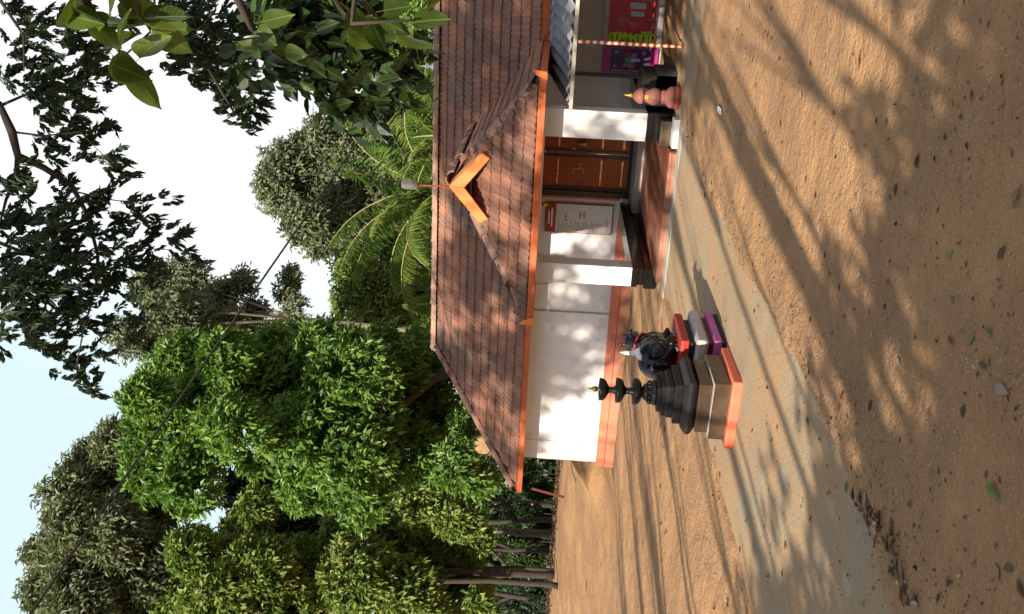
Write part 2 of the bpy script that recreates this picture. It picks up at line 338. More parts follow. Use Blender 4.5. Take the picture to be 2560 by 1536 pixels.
p = np_obj('pavement', np.stack([PX.ravel(), PY.ravel(), PZ], -1), grid_faces(len(px_), len(py_)), concrete, smooth=True); tag(p, kind='structure')

# ---------------- temple ----------------
T = thing('temple', (-4, 17.3, 0), 'low white tiled temple with an orange base, a projecting tiled porch and red wooden doors', 'temple')
WY = 17.40
m = MB(); m.box(-10.75, -5.4, WY, 21.2, 0, 2.25); part(m, 'wall', white, T)
m = MB(); m.box(-5.4, -4.88, WY, 17.7, 0, 2.25).box(-3.22, 4.5, WY, 17.7, 0, 2.25).box(-4.88, -3.22, WY, 17.7, 2.02, 2.25); part(m, 'wall', white, T)
m = MB(); m.box(-10.86, -5.30, WY-.075, WY-.001, -.05, .215); part(m, 'wall_base', terra_paint, T, .008)
m = MB(); m.box(-10.84, -5.30, WY-.055, WY-.001, .225, .40); part(m, 'wall_base', terra_paint, T, .006)
m = MB(); m.box(-10.77, -10.33, WY-.018, WY+.01, .4, 2.2); part(m, 'corner_pilaster', white, T, .004)
m = MB(); m.box(-7.32, -7.29, WY-.02, WY+.01, .4, 2.1); part(m, 'conduit', beam_m, T)
m = MB(); m.box(-10.86, -10.79, 17.5, 21.2, -.1, 2.2); part(m, 'side_wall', laterite, T)
# cable and rod hanging beside the left column
m = MB(); m.tube([(-6.10, 17.36, 2.0), (-6.11, 17.35, 1.75), (-6.12, 17.35, 1.62)], .008, 6); m.bar((-6.12, 17.35, 1.66), (-6.13, 17.35, 1.36), .03); part(m, 'hanging_rod', steel_m, T)
m = MB(); m.tube([(-6.75+.02*i, 17.35, 2.0-.11*i) if i < 3 else (-6.71+.035*(i-3), 17.35, 1.70-.09*(i-3)) for i in range(6)], .005, 5); part(m, 'loose_wire', cable_m, T)
# porch floor, threshold
m = MB(); m.box(-4.94, -2.97, 13.10, 16.62, -.05, .10); part(m, 'floor', red_oxide, T, .008)
m = MB(); m.box(-4.93, -2.98, 13.075, 13.097, -.05, .085); part(m, 'floor_edge', red_oxide, T, .004)
m = MB(); m.box(-4.94, -2.97, 16.62, 17.39, -.05, .225); part(m, 'threshold', step_grey, T, .006)
m = MB(); m.box(-5.4, -2.55, 12.78, 13.07, -.06, .006); part(m, 'step', step_grey, T, .004)
# black granite benches with notched ends and the columns standing on them
for x0, x1, lx in ((-5.26, -4.945, 'left'), (-2.965, -2.55, 'right')):
    m = MB(); m.box(x0, x1, 13.68, 17.32, .315, .40); part(m, 'bench', granite, T, .004)
    m = MB(); m.box(x0+.02, x1-.02 if x0 < -4 else x1, 13.73, 17.32, .215, .313); part(m, 'bench', granite, T)
    m = MB(); m.box(x0-.01, x1, 13.66, 17.32, -.05, .213); part(m, 'bench', granite, T, .004)
    m = MB(); m.box(x0, x1-.004, 13.70, 14.02, .401, 2.2); part(m, 'column', white, T, .006)
m = MB(); m.box(-2.96, -2.60, 13.42, 13.64, .0, .22); part(m, 'step', brown_ped, T, .006)
m = MB(); m.box(-2.93, -2.52, 13.16, 13.40, -.02, .075); part(m, 'step', mat('pale_step', (.5, .52, .53), None, 5, .6, .1), T, .006)
m = MB(); m.box(-2.549, -1.9, 16.9, 17.385, -.05, .39); part(m, 'wall_base', dado_blk, T)
# doors
D = MB(); D.box(-4.88, -3.22, 17.42, 17.5, .225, .30); fr = part(D, 'door_frame', wood_dark, T)
for x0, x1 in ((-4.88, -4.78), (-3.32, -3.22)):
    m = MB(); m.box(x0, x1, 17.36, 17.5, .228, 2.02); part(m, 'door_frame', wood_dark, T, .005)
m = MB(); m.box(-4.93, -4.885, 17.35, 17.395, .4, 2.02); part(m, 'door_trim', wood_orange, T)
for x0, x1 in ((-4.775, -4.075), (-4.055, -3.325)):
    dr = bpy.data.objects.new('door', None); dr.location = (0, 0, 0); link(dr, T); dr.location = -Vector(T.location)
    m = MB(); m.box(x0, x1, 17.44, 17.49, .305, 2.02); m.build('panel', wood, dr, .004)
    m = MB(); m.box(x0+.02, x0+.07, 17.425, 17.439, .31, 2.0).box(x1-.07, x1-.02, 17.425, 17.439, .31, 2.0); m.build('stile', wood_dark, dr, .003)
    for z, hgt in ((.40, .035), (.80, .03), (1.62, .028)):
        m = MB(); m.prism([(x0+.09, 17.423, z), (x0+.13, 17.423, z+hgt/2), (x1-.13, 17.423, z+hgt/2), (x1-.09, 17.423, z), (x1-.13, 17.423, z-hgt/2), (x0+.13, 17.423, z-hgt/2)], (0, .014, 0))
        m.ell(((x0+x1)/2, 17.42, z), (.018, .012, .02)); m.build('brass_band', brass, dr)
# emblem on the left leaf: a curled syllable sign cut in brass; bells on the right leaf
def arc(cx, cz, r, a0, a1, y=17.418, n=10): return [(cx+r*math.cos(R(a0+(a1-a0)*i/n)), y, cz+r*math.sin(R(a0+(a1-a0)*i/n))) for i in range(n+1)]
m = MB(); m.tube(arc(-4.40, 1.28, .05, 130, -80), .011, 6); m.tube(arc(-4.40, 1.185, .06, 80, -140), .011, 6); m.tube(arc(-4.30, 1.23, .045, 180, 400), .010, 6)
m.tube(arc(-4.36, 1.37, .04, 200, 340), .007, 6); m.ell((-4.36, 17.418, 1.40), (.010, .008, .010)); part(m, 'brass_emblem', brass, T)
m = MB(); m.lathe([(.01, 1.30), (.03, 1.27), (.045, 1.2), (.065, 1.14), (.07, 1.12)], -3.86, 17.40, 14); m.tube([(-3.86, 17.41, 1.45), (-3.86, 17.41, 1.3)], .006, 5); m.bar((-4.0, 17.418, 1.31), (-3.96, 17.418, 1.37), .02); part(m, 'brass_bell', brass, T)

# ---- roofs ----
def tile_meshes():
    out = []
    for k in range(10):
        wd, ln = .235, .335; xs = [-.5, -.40, -.28, -.16, -.02, .10, .24, .36, .5]; zs = [.016, .020, .002, .002, .020, .020, .002, .002, .020]
        Vv = []; F = []
        for yy, dz in ((0, 0), (.06, .004), (1, 0)):
            for x, z in zip(xs, zs): Vv.append((x*wd, yy*ln, z + dz))
        nn = len(xs)
        for r_ in range(2):
            for i in range(nn-1): F.append((r_*nn+i, r_*nn+i+1, (r_+1)*nn+i+1, (r_+1)*nn+i))
        b = len(Vv)
        for x, z in zip(xs, zs): Vv.append((x*wd, .004, z-.026))
        for i in range(nn-1): F.append((b+i, b+i+1, i+1, i))
        out.append((np.array(Vv), F, k/9))
    return out
TM = tile_meshes(); NV = len(TM[0][0]); TF = np.array(TM[0][1])
tile_me = [np_mesh('roof_tile', TM[k][0], TF, tile_m, np.full(len(TF), TM[k][2])) for k in range(10)]
placements = []                       # (matrix 4x4, shade index, roof key)
def tile_plane(key, O, ex, es, inside, ulen, vlen, exposure=.277, wd=.222):
    """O eave corner, ex along the eave, es up the slope"""
    O, ex, es = Vector(O), Vector(ex).normalized(), Vector(es).normalized(); nrm = ex.cross(es)
    rows = int(vlen/exposure)+1
    for r_ in range(rows):
        n = int(ulen/wd)+2
        for c in range(-1, n):
            u = (c+.5)*wd + (r_ % 2)*.01; v = r_*exposure - .03
            if not inside(u, v+.14): continue
            j = random.uniform(-.006, .006); tilt = .10 + random.uniform(-.012, .012)
            yv = (es*math.cos(tilt) - nrm*math.sin(tilt)); zv = ex.cross(yv); rz = random.uniform(-.012, .012)
            xv = (ex*math.cos(rz) + yv*math.sin(rz)); yv2 = zv.cross(xv)
            Mx = Matrix((xv, yv2, zv)).transposed().to_4x4(); Mx.translation = O + ex*(u+j) + es*(v+random.uniform(-.008, .008)) + nrm*(.034+random.uniform(-.003, .004))
            q = vnoise([[Mx.translation.x*.9, Mx.translation.y*.9, Mx.translation.z*1.3]], 21)[0]
            s = .42 + .28*q + random.gauss(0, .13)
            if random.random() < .05: s += .35
            placements.append((Mx, int(np.clip(s, 0, .999)*10), key))
EZ, RZ = 2.08, 4.10; EY, RY = 16.88, 19.14; TX0, RX0 = -11.27, -9.0; XR = 3.6
sv = Vector((0, RY-EY, RZ-EZ)); SL = sv.length; runx = RX0-TX0
# porch roof
PZ0 = 2.01; PXL, PXR, PY0 = -5.70, -2.02, 13.22; PC = (PXL+PXR)/2; PH = 3.27; hw = PC-PXL
ptan = (PH-PZ0)/hw; ftan = .88
GY = PY0 + (1.34*ptan)/ftan           # where the hips end under the gablet
GX0, GX1 = PXL+1.34, PXR-1.34; GZ = PZ0+1.34*ptan
vy = EY + (PH-EZ)/((RZ-EZ)/(RY-EY))   # ridge meets the main slope
mainroof = MB()
mainroof.add([(TX0, EY, EZ), (XR, EY, EZ), (XR, RY, RZ), (RX0, RY, RZ), (TX0, 2*RY-EY, EZ), (XR, 2*RY-EY, EZ)], [(0, 1, 2, 3), (3, 2, 5, 4), (0, 3, 4)])
mr = part(mainroof, 'main_roof', tile_m, T)
so_ = mr.modifiers.new('t', 'SOLIDIFY'); so_.thickness = .03; so_.offset = -1
# main front slope tiles, skipping the piece under the porch roof
def main_in(u, v):
    f = v/SL; x = TX0+u; y = EY+(RY-EY)*f; z = EZ+(RZ-EZ)*f
    if x < TX0+runx*f+.06 or x > XR or v > SL: return False
    if z < PH and abs(x-PC) < (PH-z)/ptan*.99 - .10: return False
    return True
tile_plane('main', (TX0, EY-.02, EZ-.01), (1, 0, 0), sv, main_in, XR-TX0, SL)
# left hip end
tile_plane('main', (TX0-.02, 2*RY-EY, EZ-.01), (0, -1, 0), Vector((runx, 0, RZ-EZ)), lambda u, v: v < SL and .5*SL*0+u > (RY-EY)*v/SL and u < 2*(RY-EY)-(RY-EY)*v/SL, 2*(RY-EY), SL)
# porch slopes
pr = MB()
pr.add([(PXL, PY0, PZ0), (PXR, PY0, PZ0), (GX1, GY, GZ), (GX0, GY, GZ)], [(0, 1, 2, 3)])
pr.add([(GX0, GY, GZ), (GX1, GY, GZ), (PC, GY, PH)], [(0, 1, 2)])
pr.add([(PXR, PY0, PZ0), (PXR, EY+.05, PZ0), (PC, vy, PH), (PC, GY, PH), (GX1, GY, GZ)], [(0, 1, 2, 3, 4)])
pr.add([(PXL, PY0, PZ0), (PXL, EY+.05, PZ0), (PC, vy, PH), (PC, GY, PH), (GX0, GY, GZ)], [(0, 4, 3, 2, 1)])
po = part(pr, 'porch_roof', tile_m, T)
fs = Vector((0, GY-PY0, GZ-PZ0)); FL = fs.length
tile_plane('porch', (PXL, PY0-.02, PZ0), (1, 0, 0), fs, lambda u, v: v < FL+.25 and u > 1.34*v/FL*.99-.0 and u < 2*hw-1.34*v/FL*.99 and (v < FL or abs(u-hw) < hw-1.34-.05), 2*hw, FL+.2, .25)
ss = Vector((-hw, 0, PH-PZ0)); SLs = ss.length
def side_in(u, v):                    # right slope, u along +Y from the front corner
    f = v/SLs; z = PZ0+(PH-PZ0)*f; ym = EY+(z-EZ)/((RZ-EZ)/(RY-EY)); y0 = PY0+min((z-PZ0)/ftan, GY-PY0)
    y = PY0+u; return v < SLs and y > y0+.02 and y < ym+.1
tile_plane('porch', (PXR+.01, PY0, PZ0), (0, 1, 0), ss, side_in, vy-PY0+.3, SLs)
ssl = Vector((hw, 0, PH-PZ0))
tile_plane('porch', (PXL-.01, vy+.3, PZ0), (0, -1, 0), ssl, lambda u, v: side_in(vy+.3-PY0-u, v), vy-PY0+.3, SLs)
placements.sort(key=lambda t: (t[0].translation-CAM).length + (100 if (t[0].translation.x < PC and abs(t[0].col[0][1]) > .9) or (t[0].translation.x < -8 and abs(t[0].col[0][1]) > .9) else 0))
for i, (Mx, s, key) in enumerate(placements[:300]):
    o = bpy.data.objects.new('roof_tile', tile_me[s]); col.objects.link(o); o.parent = mr if key == 'main' else po; o.matrix_basis = Mx
rest = placements[300:]
VV = []; FF = []; SS = []
for i, (Mx, s, key) in enumerate(rest):
    A = np.array(Mx); VV.append(TM[s][0] @ A[:3, :3].T + A[:3, 3]); FF.append(TF+i*NV); SS.append(np.full(len(TF), TM[s][2]))
o = np_obj('roof_tiles', np.concatenate(VV), np.concatenate(FF), tile_m, T, np.concatenate(SS)); tag(o, kind='stuff')
# ridge and hip caps
cap_me = {}
def cap_mesh(L, rr, key):
    if key in cap_me: return cap_me[key]
    Vv = []; F = []; n = 8
    for yy, k in ((0, 1.12), (.12, 1.0), (.5, .95), (1, .9)):
        for i in range(n+1):
            a = math.pi*(i/n)*1.1-.05*math.pi; Vv.append((rr*k*math.cos(a), yy*L, rr*k*.85*math.sin(a)-.02))
    for r_ in range(3):
        for i in range(n): F.append((r_*(n+1)+i, (r_+1)*(n+1)+i, (r_+1)*(n+1)+i+1, r_*(n+1)+i+1))
    b = len(Vv)
    for i in range(n+1): x, y, z = Vv[i]; Vv.append((x*.8, 0, z*.8-.006))
    for i in range(n): F.append((i, i+1, b+i+1, b+i))
    cap_me[key] = [np_mesh('ridge_tile', np.array(Vv), np.array(F), ridge_m, np.full(len(F), s)) for s in (.2, .4, .5, .7, .9)]
    return cap_me[key]
def caps(a, b, L, rr, parent, up=ZZ, lift=.05):
    a, b = Vector(a), Vector(b); d = (b-a).normalized(); n = max(1, int((b-a).length/(L*.9)))
    x = d.cross(up).normalized(); z = x.cross(d)
    for i in range(n):
        o = bpy.data.objects.new('ridge_tile', random.choice(cap_mesh(L, rr, (L, rr)))); col.objects.link(o); o.parent = parent
        j = random.uniform(-.03, .03); d2 = (d+x*j).normalized(); x2 = d2.cross(up).normalized(); z2 = x2.cross(d2)
        Mx = Matrix((x2, d2, z2)).transposed().to_4x4(); Mx.translation = a + d*((b-a).length*i/n) + z*(lift+random.uniform(-.006, .006)); o.matrix_basis = Mx
caps((RX0-.1, RY, RZ), (XR, RY, RZ), .40, .13, mr)
caps((TX0+.05, EY+.05, EZ+.03), (RX0, RY, RZ), .40, .10, mr)
caps((TX0+.05, 2*RY-EY-.05, EZ+.03), (RX0, RY, RZ), .40, .11, mr)
caps((PXL+.16, PY0+.14, PZ0+.05), (GX0, GY, GZ), .42, .105, po, lift=.035)
caps((PXR-.16, PY0+.14, PZ0+.05), (GX1, GY, GZ), .42, .10, po, lift=.035)
caps((PC, GY+.05, PH), (PC, vy, PH), .40, .125, po)
m = MB(); a, b = Vector((PXR+.02, EY+.12, PZ0+.03)), Vector((PC, vy+.05, PH+.03))
for i in range(9):
    p0 = a.lerp(b, i/9); p1 = a.lerp(b, (i+1)/9)
    m.tube([p0+Vector((0, 0, random.uniform(-.01, .02))), p1+Vector((0, 0, random.uniform(-.01, .02)))], [.035+random.uniform(-.006, .008)]*2, 8)
part(m, 'valley_mortar', mortar, T)
# fascias
m = MB(); m.box(TX0-.02, PXL+.0, EY-.055, EY-.03, EZ-.125, EZ-.012); part(m, 'fascia', fascia_m, T, .004)
m = MB(); m.box(PXR, XR, EY-.055, EY-.03, EZ-.16, EZ-.012); part(m, 'fascia', fascia_m, T, .004)
m = MB(); m.box(TX0-.05, TX0-.025, EY-.05, 2*RY-EY+.05, EZ-.125, EZ-.012); part(m, 'fascia', fascia_m, T, .004)
m = MB(); m.box(PXL-.02, PXR+.02, PY0-.06, PY0-.03, PZ0-.115, PZ0-.012); part(m, 'fascia', fascia_m, T, .005)
m = MB(); m.box(PXL-.05, PXL-.022, PY0-.06, EY-.06, PZ0-.115, PZ0-.012); part(m, 'fascia', fascia_m, T, .005)
m = MB(); m.box(PXR+.022, PXR+.05, PY0-.06, EY-.06, PZ0-.115, PZ0-.012); part(m, 'fascia', fascia_m, T, .005)
for sx, xx in ((-1, PXL-.04), (1, PXR+.04)):     # upturned corner leaves
    m = MB(); m.prism([(xx-.09*sx, PY0-.075, PZ0-.13), (xx+.03*sx, PY0-.075, PZ0-.12), (xx+.05*sx, PY0-.075, PZ0+.10), (xx-.03*sx, PY0-.075, PZ0+.03)], (0, .045, 0)); part(m, 'eave_corner', vent_m, T, .006)
# soffits: ceilings of the eaves and the porch
m = MB(); m.box(TX0+.03, PXL-.05, EY-.02, WY, EZ-.06, EZ-.03); part(m, 'soffit', step_grey, T)
m = MB(); m.box(PXL+.02, PXR-.02, PY0+.0, WY-.001, PZ0-.035, PZ0-.01); part(m, 'soffit', wood_dark, T)
m = MB(); m.box(-5.25, -2.56, 13.74, 13.98, 1.88, PZ0-.036); part(m, 'lintel', white, T, .004)
# gablet: broad orange bargeboards, black sheet painted as the shade of an opening, slats, pole with a grey lamp box
AX, AZ = PC, 3.305; gy0 = GY-.42
for sx in (-1, 1):
    a = Vector((AX, gy0, AZ)); e = Vector((AX+sx*.53, gy0, 2.84)); dn = (e-a).normalized(); per = Vector((-sx*dn.z*0-0, 0, 0))
    n2 = Vector((dn.z*sx, 0, -dn.x*sx)); n2 = -n2 if n2.z > 0 else n2
    m = MB(); lo = a + Vector((0, 0, -.235)); el = e + Vector((-sx*.055, 0, -.15)); er = e + Vector((sx*.02, 0, -.04))
    q = [a, e, er, el, lo]; q = q if sx > 0 else q[::-1]
    m.prism(q, (0, .06, 0)); part(m, 'gable_board', vent_m, T, .008)
    m = MB(); m.prism([a+Vector((0, .061, 0)), e+Vector((0, .061, 0)), e+Vector((0, .061, -.03)), a+Vector((0, .061, -.035))], (0, .36, 0)); part(m, 'gable_soffit', vent_m, T)
m = MB(); m.add([(AX-.40, GY-.03, GZ+.02), (AX+.40, GY-.03, GZ+.02), (AX, GY-.03, PH-.05)], [(0, 1, 2)]); part(m, 'gable_shade_sheet', dado_blk, T)
for i in range(4):
    z = GZ+.06+.09*i; hwz = .36*(1-(z-GZ)/(PH-GZ)); m = MB(); m.box(AX-hwz, AX+hwz, GY-.06, GY-.04, z, z+.03); part(m, 'gable_slat', mortar, T)
m = MB(); m.tube([(AX, gy0+.03, AZ-.05), (AX-.01, gy0+.03, AZ+.50)], .013, 8); part(m, 'lamp_pole', fascia_m, T)
m = MB(); m.lathe([(.03, AZ+.47), (.068, AZ+.50), (.075, AZ+.60), (.07, AZ+.70), (.05, AZ+.735), (.01, AZ+.74)], AX-.01, gy0+.03, 16); part(m, 'lamp_housing', steel_m, T)
# small pale pinnacles standing in a row over the ridge
pin = [(.030, 0), (.05, .03), (.06, .07), (.03, .10), (.02, .13), (.04, .16), (.022, .19), (.012, .23), (.003, .28)]
for yy, big, mm in ((93, .75, steel_m), (120, .85, steel_m), (148, 1.0, steel_m), (168, 1.0, whitepaint)):
    P = at(1098, yy, 1); d = (P-CAM); P = CAM + d*((RY-CAM.y)/d.y)
    m = MB(); m.lathe([(r_*big*1.2, RZ+.05+z*big*1.3) for r_, z in pin], P.x, RY, 14); part(m, 'ridge_pinnacle', mm, T)
# soft-board notice, lamp bulb
NB = thing('notice_board', (-5.28, 17.36, 1.1), 'white notice board with a red heading strip on the porch wall left of the doors', 'notice board')
def npt(x, y): P = pray(x, y); return CAM + P*(17.36/P.y)
m = MB(); m.box(-5.62, -5.02, 17.34, 17.375, .50, 1.80); part(m, 'frame', rose_d, NB, .003)
m = MB(); m.box(-5.60, -5.04, 17.330, 17.341, .52, 1.60); part(m, 'panel', mat('notice_print_white', (.62, .61, .60), (.56, .55, .55), 20, .5, 0), NB)
m = MB(); m.box(-5.60, -5.04, 17.329, 17.342, 1.605, 1.785); part(m, 'heading', mat('notice_red', (.42, .05, .03), (.3, .03, .025), 20, .5, 0), NB)
ink = mat('notice_ink', (.16, .06, .07), (.2, .1, .1), 20, .7, 0)
m = MB(); z = 1.55
while z > .58:
    x = -5.585
    while x < -5.5+random.choice((.05, .1, .3)):
        wl = random.uniform(.012, .035); m.box(x, x+wl, 17.3275, 17.3295, z, z+.010); x += wl+.008
    z -= .031
for bx, bz in ((-5.36, 1.37), (-5.32, 1.1), (-5.30, 1.02)):
    for k in range(7): m.box(bx+.02*k, bx+.02*k+.012, 17.3275, 17.3295, bz+.02*(k % 3), bz+.05+.01*(k % 2))
part(m, 'printed_lines', ink, NB)
m = MB(); m.box(-5.5, -5.14, 17.3265, 17.3285, 1.66, 1.69).box(-5.45, -5.2, 17.3265, 17.3285, 1.72, 1.745); part(m, 'heading_print', whitepaint, NB)
m = MB(); m.tube([(-5.03, 17.37, 1.93), (-5.03, 17.25, 1.93), (-5.03, 17.22, 1.88)], .009, 6); m.lathe([(.008, 1.89), (.035, 1.87), (.05, 1.83), (.035, 1.78), (.01, 1.76)], -5.03, 17.22, 14); part(m, 'wall_bulb', gold, T)

# ---------------- awning, wall and things to the right of the porch ----------------
A = thing('corrugated_awning', (-1, 15.2, 0), 'grey corrugated asbestos awning sloping down from the eave right of the porch', 'awning')
za, zb, ya, yb = 1.53, 1.89, 13.62, 16.80
nsh = 5; x = -2.42
for k in range(nsh):
    n = 73; xs = np.linspace(x, x+1.04, n); ph = 2*np.pi*xs/.178
    top = np.stack([xs, np.full(n, ya), za+.05+.024*np.sin(ph)], -1); mid = np.stack([xs, np.full(n, (ya+yb)/2), (za+zb)/2+.045+.024*np.sin(ph)], -1); bot = np.stack([xs, np.full(n, yb), zb+.04+.024*np.sin(ph)], -1)
    Vv = np.concatenate([top, mid, bot]) + np.array([0, 0, .007*(k % 2)]); i = np.arange(n-1)
    F = np.concatenate([np.stack([i, i+1, i+1+n, i+n], -1), np.stack([i+n, i+1+n, i+1+2*n, i+2*n], -1)])
    o = np_obj('awning_sheet', Vv, F, asb, A, smooth=True); s_ = o.modifiers.new('s', 'SOLIDIFY'); s_.thickness = .008
    x += .98
m = MB(); m.bar((-2.545, ya, za), (2.6, ya, za), .055, .05); part(m, 'front_beam', beam_m, A, .004)
m = MB(); m.bar((-2.47, ya+.03, za), (-2.47, yb, zb-.02), .06, .04); part(m, 'end_rafter', beam_m, A)
m = MB(); m.bar((-2.52, 15.2, .5*(za+zb)-.01), (2.6, 15.2, .5*(za+zb)-.01), .045); part(m, 'purlin', beam_m, A)
def pvc(): pass
P0 = gnd(1708, 116); 
stripe = bpy.data.materials.new('spiral_stripe'); stripe.use_nodes = True; t = stripe.node_tree; b = t.nodes['Principled BSDF']
tcn = N(t, 'ShaderNodeTexCoord'); wv = N(t, 'ShaderNodeTexWave'); wv.bands_direction = 'Z'; wv.inputs['Scale'].default_value = 3.6; wv.inputs['Distortion'].default_value = 0
mpn = N(t, 'ShaderNodeMapping'); mpn.inputs['Rotation'].default_value = (.5, 0, 0); t.links.new(tcn.outputs['Object'], mpn.inputs[0]); t.links.new(mpn.outputs[0], wv.inputs[0])
rpn = N(t, 'ShaderNodeValToRGB'); rpn.color_ramp.interpolation = 'CONSTANT'; rpn.color_ramp.elements[0].color = (.42, .06, .015, 1); rpn.color_ramp.elements[1].position = .5; rpn.color_ramp.elements[1].color = (.75, .62, .5, 1)
t.links.new(wv.outputs[0], rpn.inputs[0]); t.links.new(rpn.outputs[0], b.inputs['Base Color']); b.inputs['Roughness'].default_value = .4
m = MB(); m.tube([(0, 0, -.03), (.0, 0, za-.03)], .024, 14); o = m.build('striped_pole', stripe); o.location = (-1.58, 13.63, 0)
tag(o, 'thin orange and white spiral striped pole holding up the awning', 'pole')
BWY = 16.35
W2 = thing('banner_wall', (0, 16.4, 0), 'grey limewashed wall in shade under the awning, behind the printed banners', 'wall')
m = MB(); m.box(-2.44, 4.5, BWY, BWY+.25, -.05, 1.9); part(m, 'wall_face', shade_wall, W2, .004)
m = MB(); m.box(-2.46, -2.40, BWY-.02, BWY+.26, 0, 1.9); part(m, 'corner_strip', mat('dark_strip', (.12, .12, .13), None, 6, .7), W2)  # dark upright strip along the corner of the banner wall
# purple banner
def bx(x, y, Yd=BWY-.05): P = pray(x, y); return CAM + P*(Yd/P.y)
vio = mat('print_violet', (.05, .025, .11), (.03, .018, .07), 5, .35, .05, 10, coords='obj')
B1 = thing('purple_banner', (-2.2, BWY-.05, 0), 'dark purple printed banner with magenta borders against the wall, left of the striped pole', 'banner')
m = MB(); m.box(-2.37, -1.95, BWY-.05, BWY-.035, .06, 1.0); part(m, 'sheet', mat('print_magenta', (.36, .03, .12), (.30, .03, .22), 2.5, .35, .05, 10), B1)
m = MB(); m.box(-2.35, -1.97, BWY-.056, BWY-.051, .20, .86); part(m, 'picture', vio, B1)
cols = {'teal': (.05, .22, .24), 'rose': (.35, .12, .12), 'lilac': (.25, .14, .35), 'pale': (.45, .45, .5), 'red': (.3, .03, .03)}
pm = {k: mat('print_'+k, v, None, 20, .4, 0) for k, v in cols.items()}
def disc(cx, cz, rx, rz_, y, n=18): return [(cx+rx*math.cos(2*math.pi*i/n), y, cz+rz_*math.sin(2*math.pi*i/n)) for i in range(n)]
for cx, cz, rx, rz_, k in ((-2.15, .52, .06, .10, 'teal'), (-2.15, .44, .03, .09, 'pale'), (-2.24, .60, .035, .05, 'rose'), (-2.25, .5, .04, .06, 'rose'), (-2.06, .58, .04, .05, 'red'), (-2.07, .46, .035, .05, 'lilac'), (-2.03, .76, .03, .04, 'lilac'), (-2.03, .30, .04, .035, 'lilac'), (-2.26, .78, .03, .03, 'lilac')):
    m = MB(); m.prism(disc(cx, cz, rx, rz_, BWY-.0575)[::-1], (0, -.0015-.0005*random.random(), 0)); part(m, 'printed_figure', pm[k], B1)
m = MB()
z = .83
while z > .24: l_ = random.uniform(.02, .05); m.box(-2.337, -2.322, BWY-.0585, BWY-.0562, z-l_, z); z -= l_+.015
part(m, 'printed_text', pm['pale'], B1)
B2 = thing('red_banner', (-1.5, BWY-.05, 0), 'red printed banner with a column of bright green letters, right of the striped pole', 'banner')
m = MB(); m.box(-1.93, -.9, BWY-.05, BWY-.035, .03, 1.02); part(m, 'sheet', mat('print_pale_edge', (.42, .38, .40), (.3, .2, .24), 6, .35, .05, 10), B2)
m = MB(); m.box(-1.90, -.9, BWY-.056, BWY-.051, .16, .94); part(m, 'picture', mat('print_crimson', (.50, .02, .06), (.28, .015, .03), 4, .3, .05, 10), B2)
grn = mat('print_green', (.42, .68, .04), (.32, .55, .03), 20, .4, 0)
z = .92; yy = BWY-.062
while z > .14:                        # plump lime letters stacked down the banner, too blurred to read
    hgt = random.uniform(.085, .115); cx = -1.79+random.uniform(-.012, .012); k = random.randint(0, 3); m = MB(); th = .021
    def el(cx, cz, rx, rz_, a0, a1): return [(cx+rx*math.cos(R(a0+(a1-a0)*i/12)), yy, cz+rz_*math.sin(R(a0+(a1-a0)*i/12))) for i in range(13)]
    if k in (0, 2): m.tube(el(cx, z-hgt/2, .085, hgt*.33, 20, 340), th, 6)
    if k == 1: m.tube(el(cx-.03, z-hgt/2, .06, hgt*.34, -90, 120), th, 6); m.tube(el(cx+.06, z-hgt/2, .04, hgt*.34, 60, 300), th, 6)
    if k == 3: m.tube([(cx-.10, yy, z-hgt*.7), (cx-.04, yy, z-.02), (cx+.02, yy, z-hgt*.75), (cx+.09, yy, z-.02)], th, 6)
    if k == 2: m.bar((cx+.10, yy, z-.008), (cx+.10, yy, z-hgt+.01), .024)
    part(m, 'letter', grn, B2); z -= hgt*.92
for x0, x1, z0, z1, k in ((-1.44, -1.36, .36, .58, 'pale'), (-1.32, -1.22, .34, .60, 'pale'), (-1.52, -1.48, .60, .78, 'lilac'), (-1.5, -1.46, .17, .28, 'teal'), (-1.6, -1.52, .45, .6, 'rose'), (-1.2, -1.1, .2, .5, 'rose')):
    m = MB(); m.box(x0, x1, BWY-.0575, BWY-.0562, z0, z1); part(m, 'printed_figure', pm[k], B2)
# rose-coloured offering box
hx, hy = -2.27, 13.50
H = thing('offering_box', (hx, hy, 0), 'pink turned offering pillar with a golden tip and yellow label beside the right porch column', 'offering box')
m = MB(); m.lathe([(.16, -.02), (.165, .05), (.16, .07)], hx, hy, 28); part(m, 'foot', rose_d, H)
m = MB(); m.lathe([(.15, .071), (.155, .13), (.125, .17), (.10, .19), (.095, .215), (.105, .235), (.09, .25), (.085, .27)], hx, hy, 28); part(m, 'pedestal', rose, H)
m = MB(); m.lathe([(.085, .271), (.11, .30), (.125, .35), (.12, .39), (.095, .44), (.075, .48), (.072, .51)], hx, hy, 28); part(m, 'body', rose, H)
m = MB(); m.lathe([(.078, .511), (.105, .515), (.115, .53), (.108, .57), (.08, .62), (.05, .645), (.03, .66)], hx, hy, 28); part(m, 'cap', rose, H)
m = MB(); m.lathe([(.026, .661), (.034, .68), (.026, .71), (.012, .73), (.016, .745), (.004, .79)], hx, hy, 16); part(m, 'finial', gold, H)
m = MB(); m.box(hx-.022, hx+.028, hy-.10, hy-.07, .45, .50); lb = part(m, 'label_plate', mat('yellow_label', (.8, .55, .02), None, 9, .5), H)
m = MB(); m.box(hx-.012, hx+.018, hy-.102, hy-.1005, .47, .48); part(m, 'label_mark', cable_m, H)
m = MB(); m.box(-2.50, -2.02, 14.0, 14.8, -.04, .50); m.box(-2.36, -1.95, 14.0, 14.5, -.04, .32)  # plain black block behind the offering pillar
o = m.build('stone_block', dado_blk); b_ = o.modifiers.new('b', 'BEVEL'); b_.width = .03; tag(o, 'black stone block behind the pink offering pillar', 'stone block')

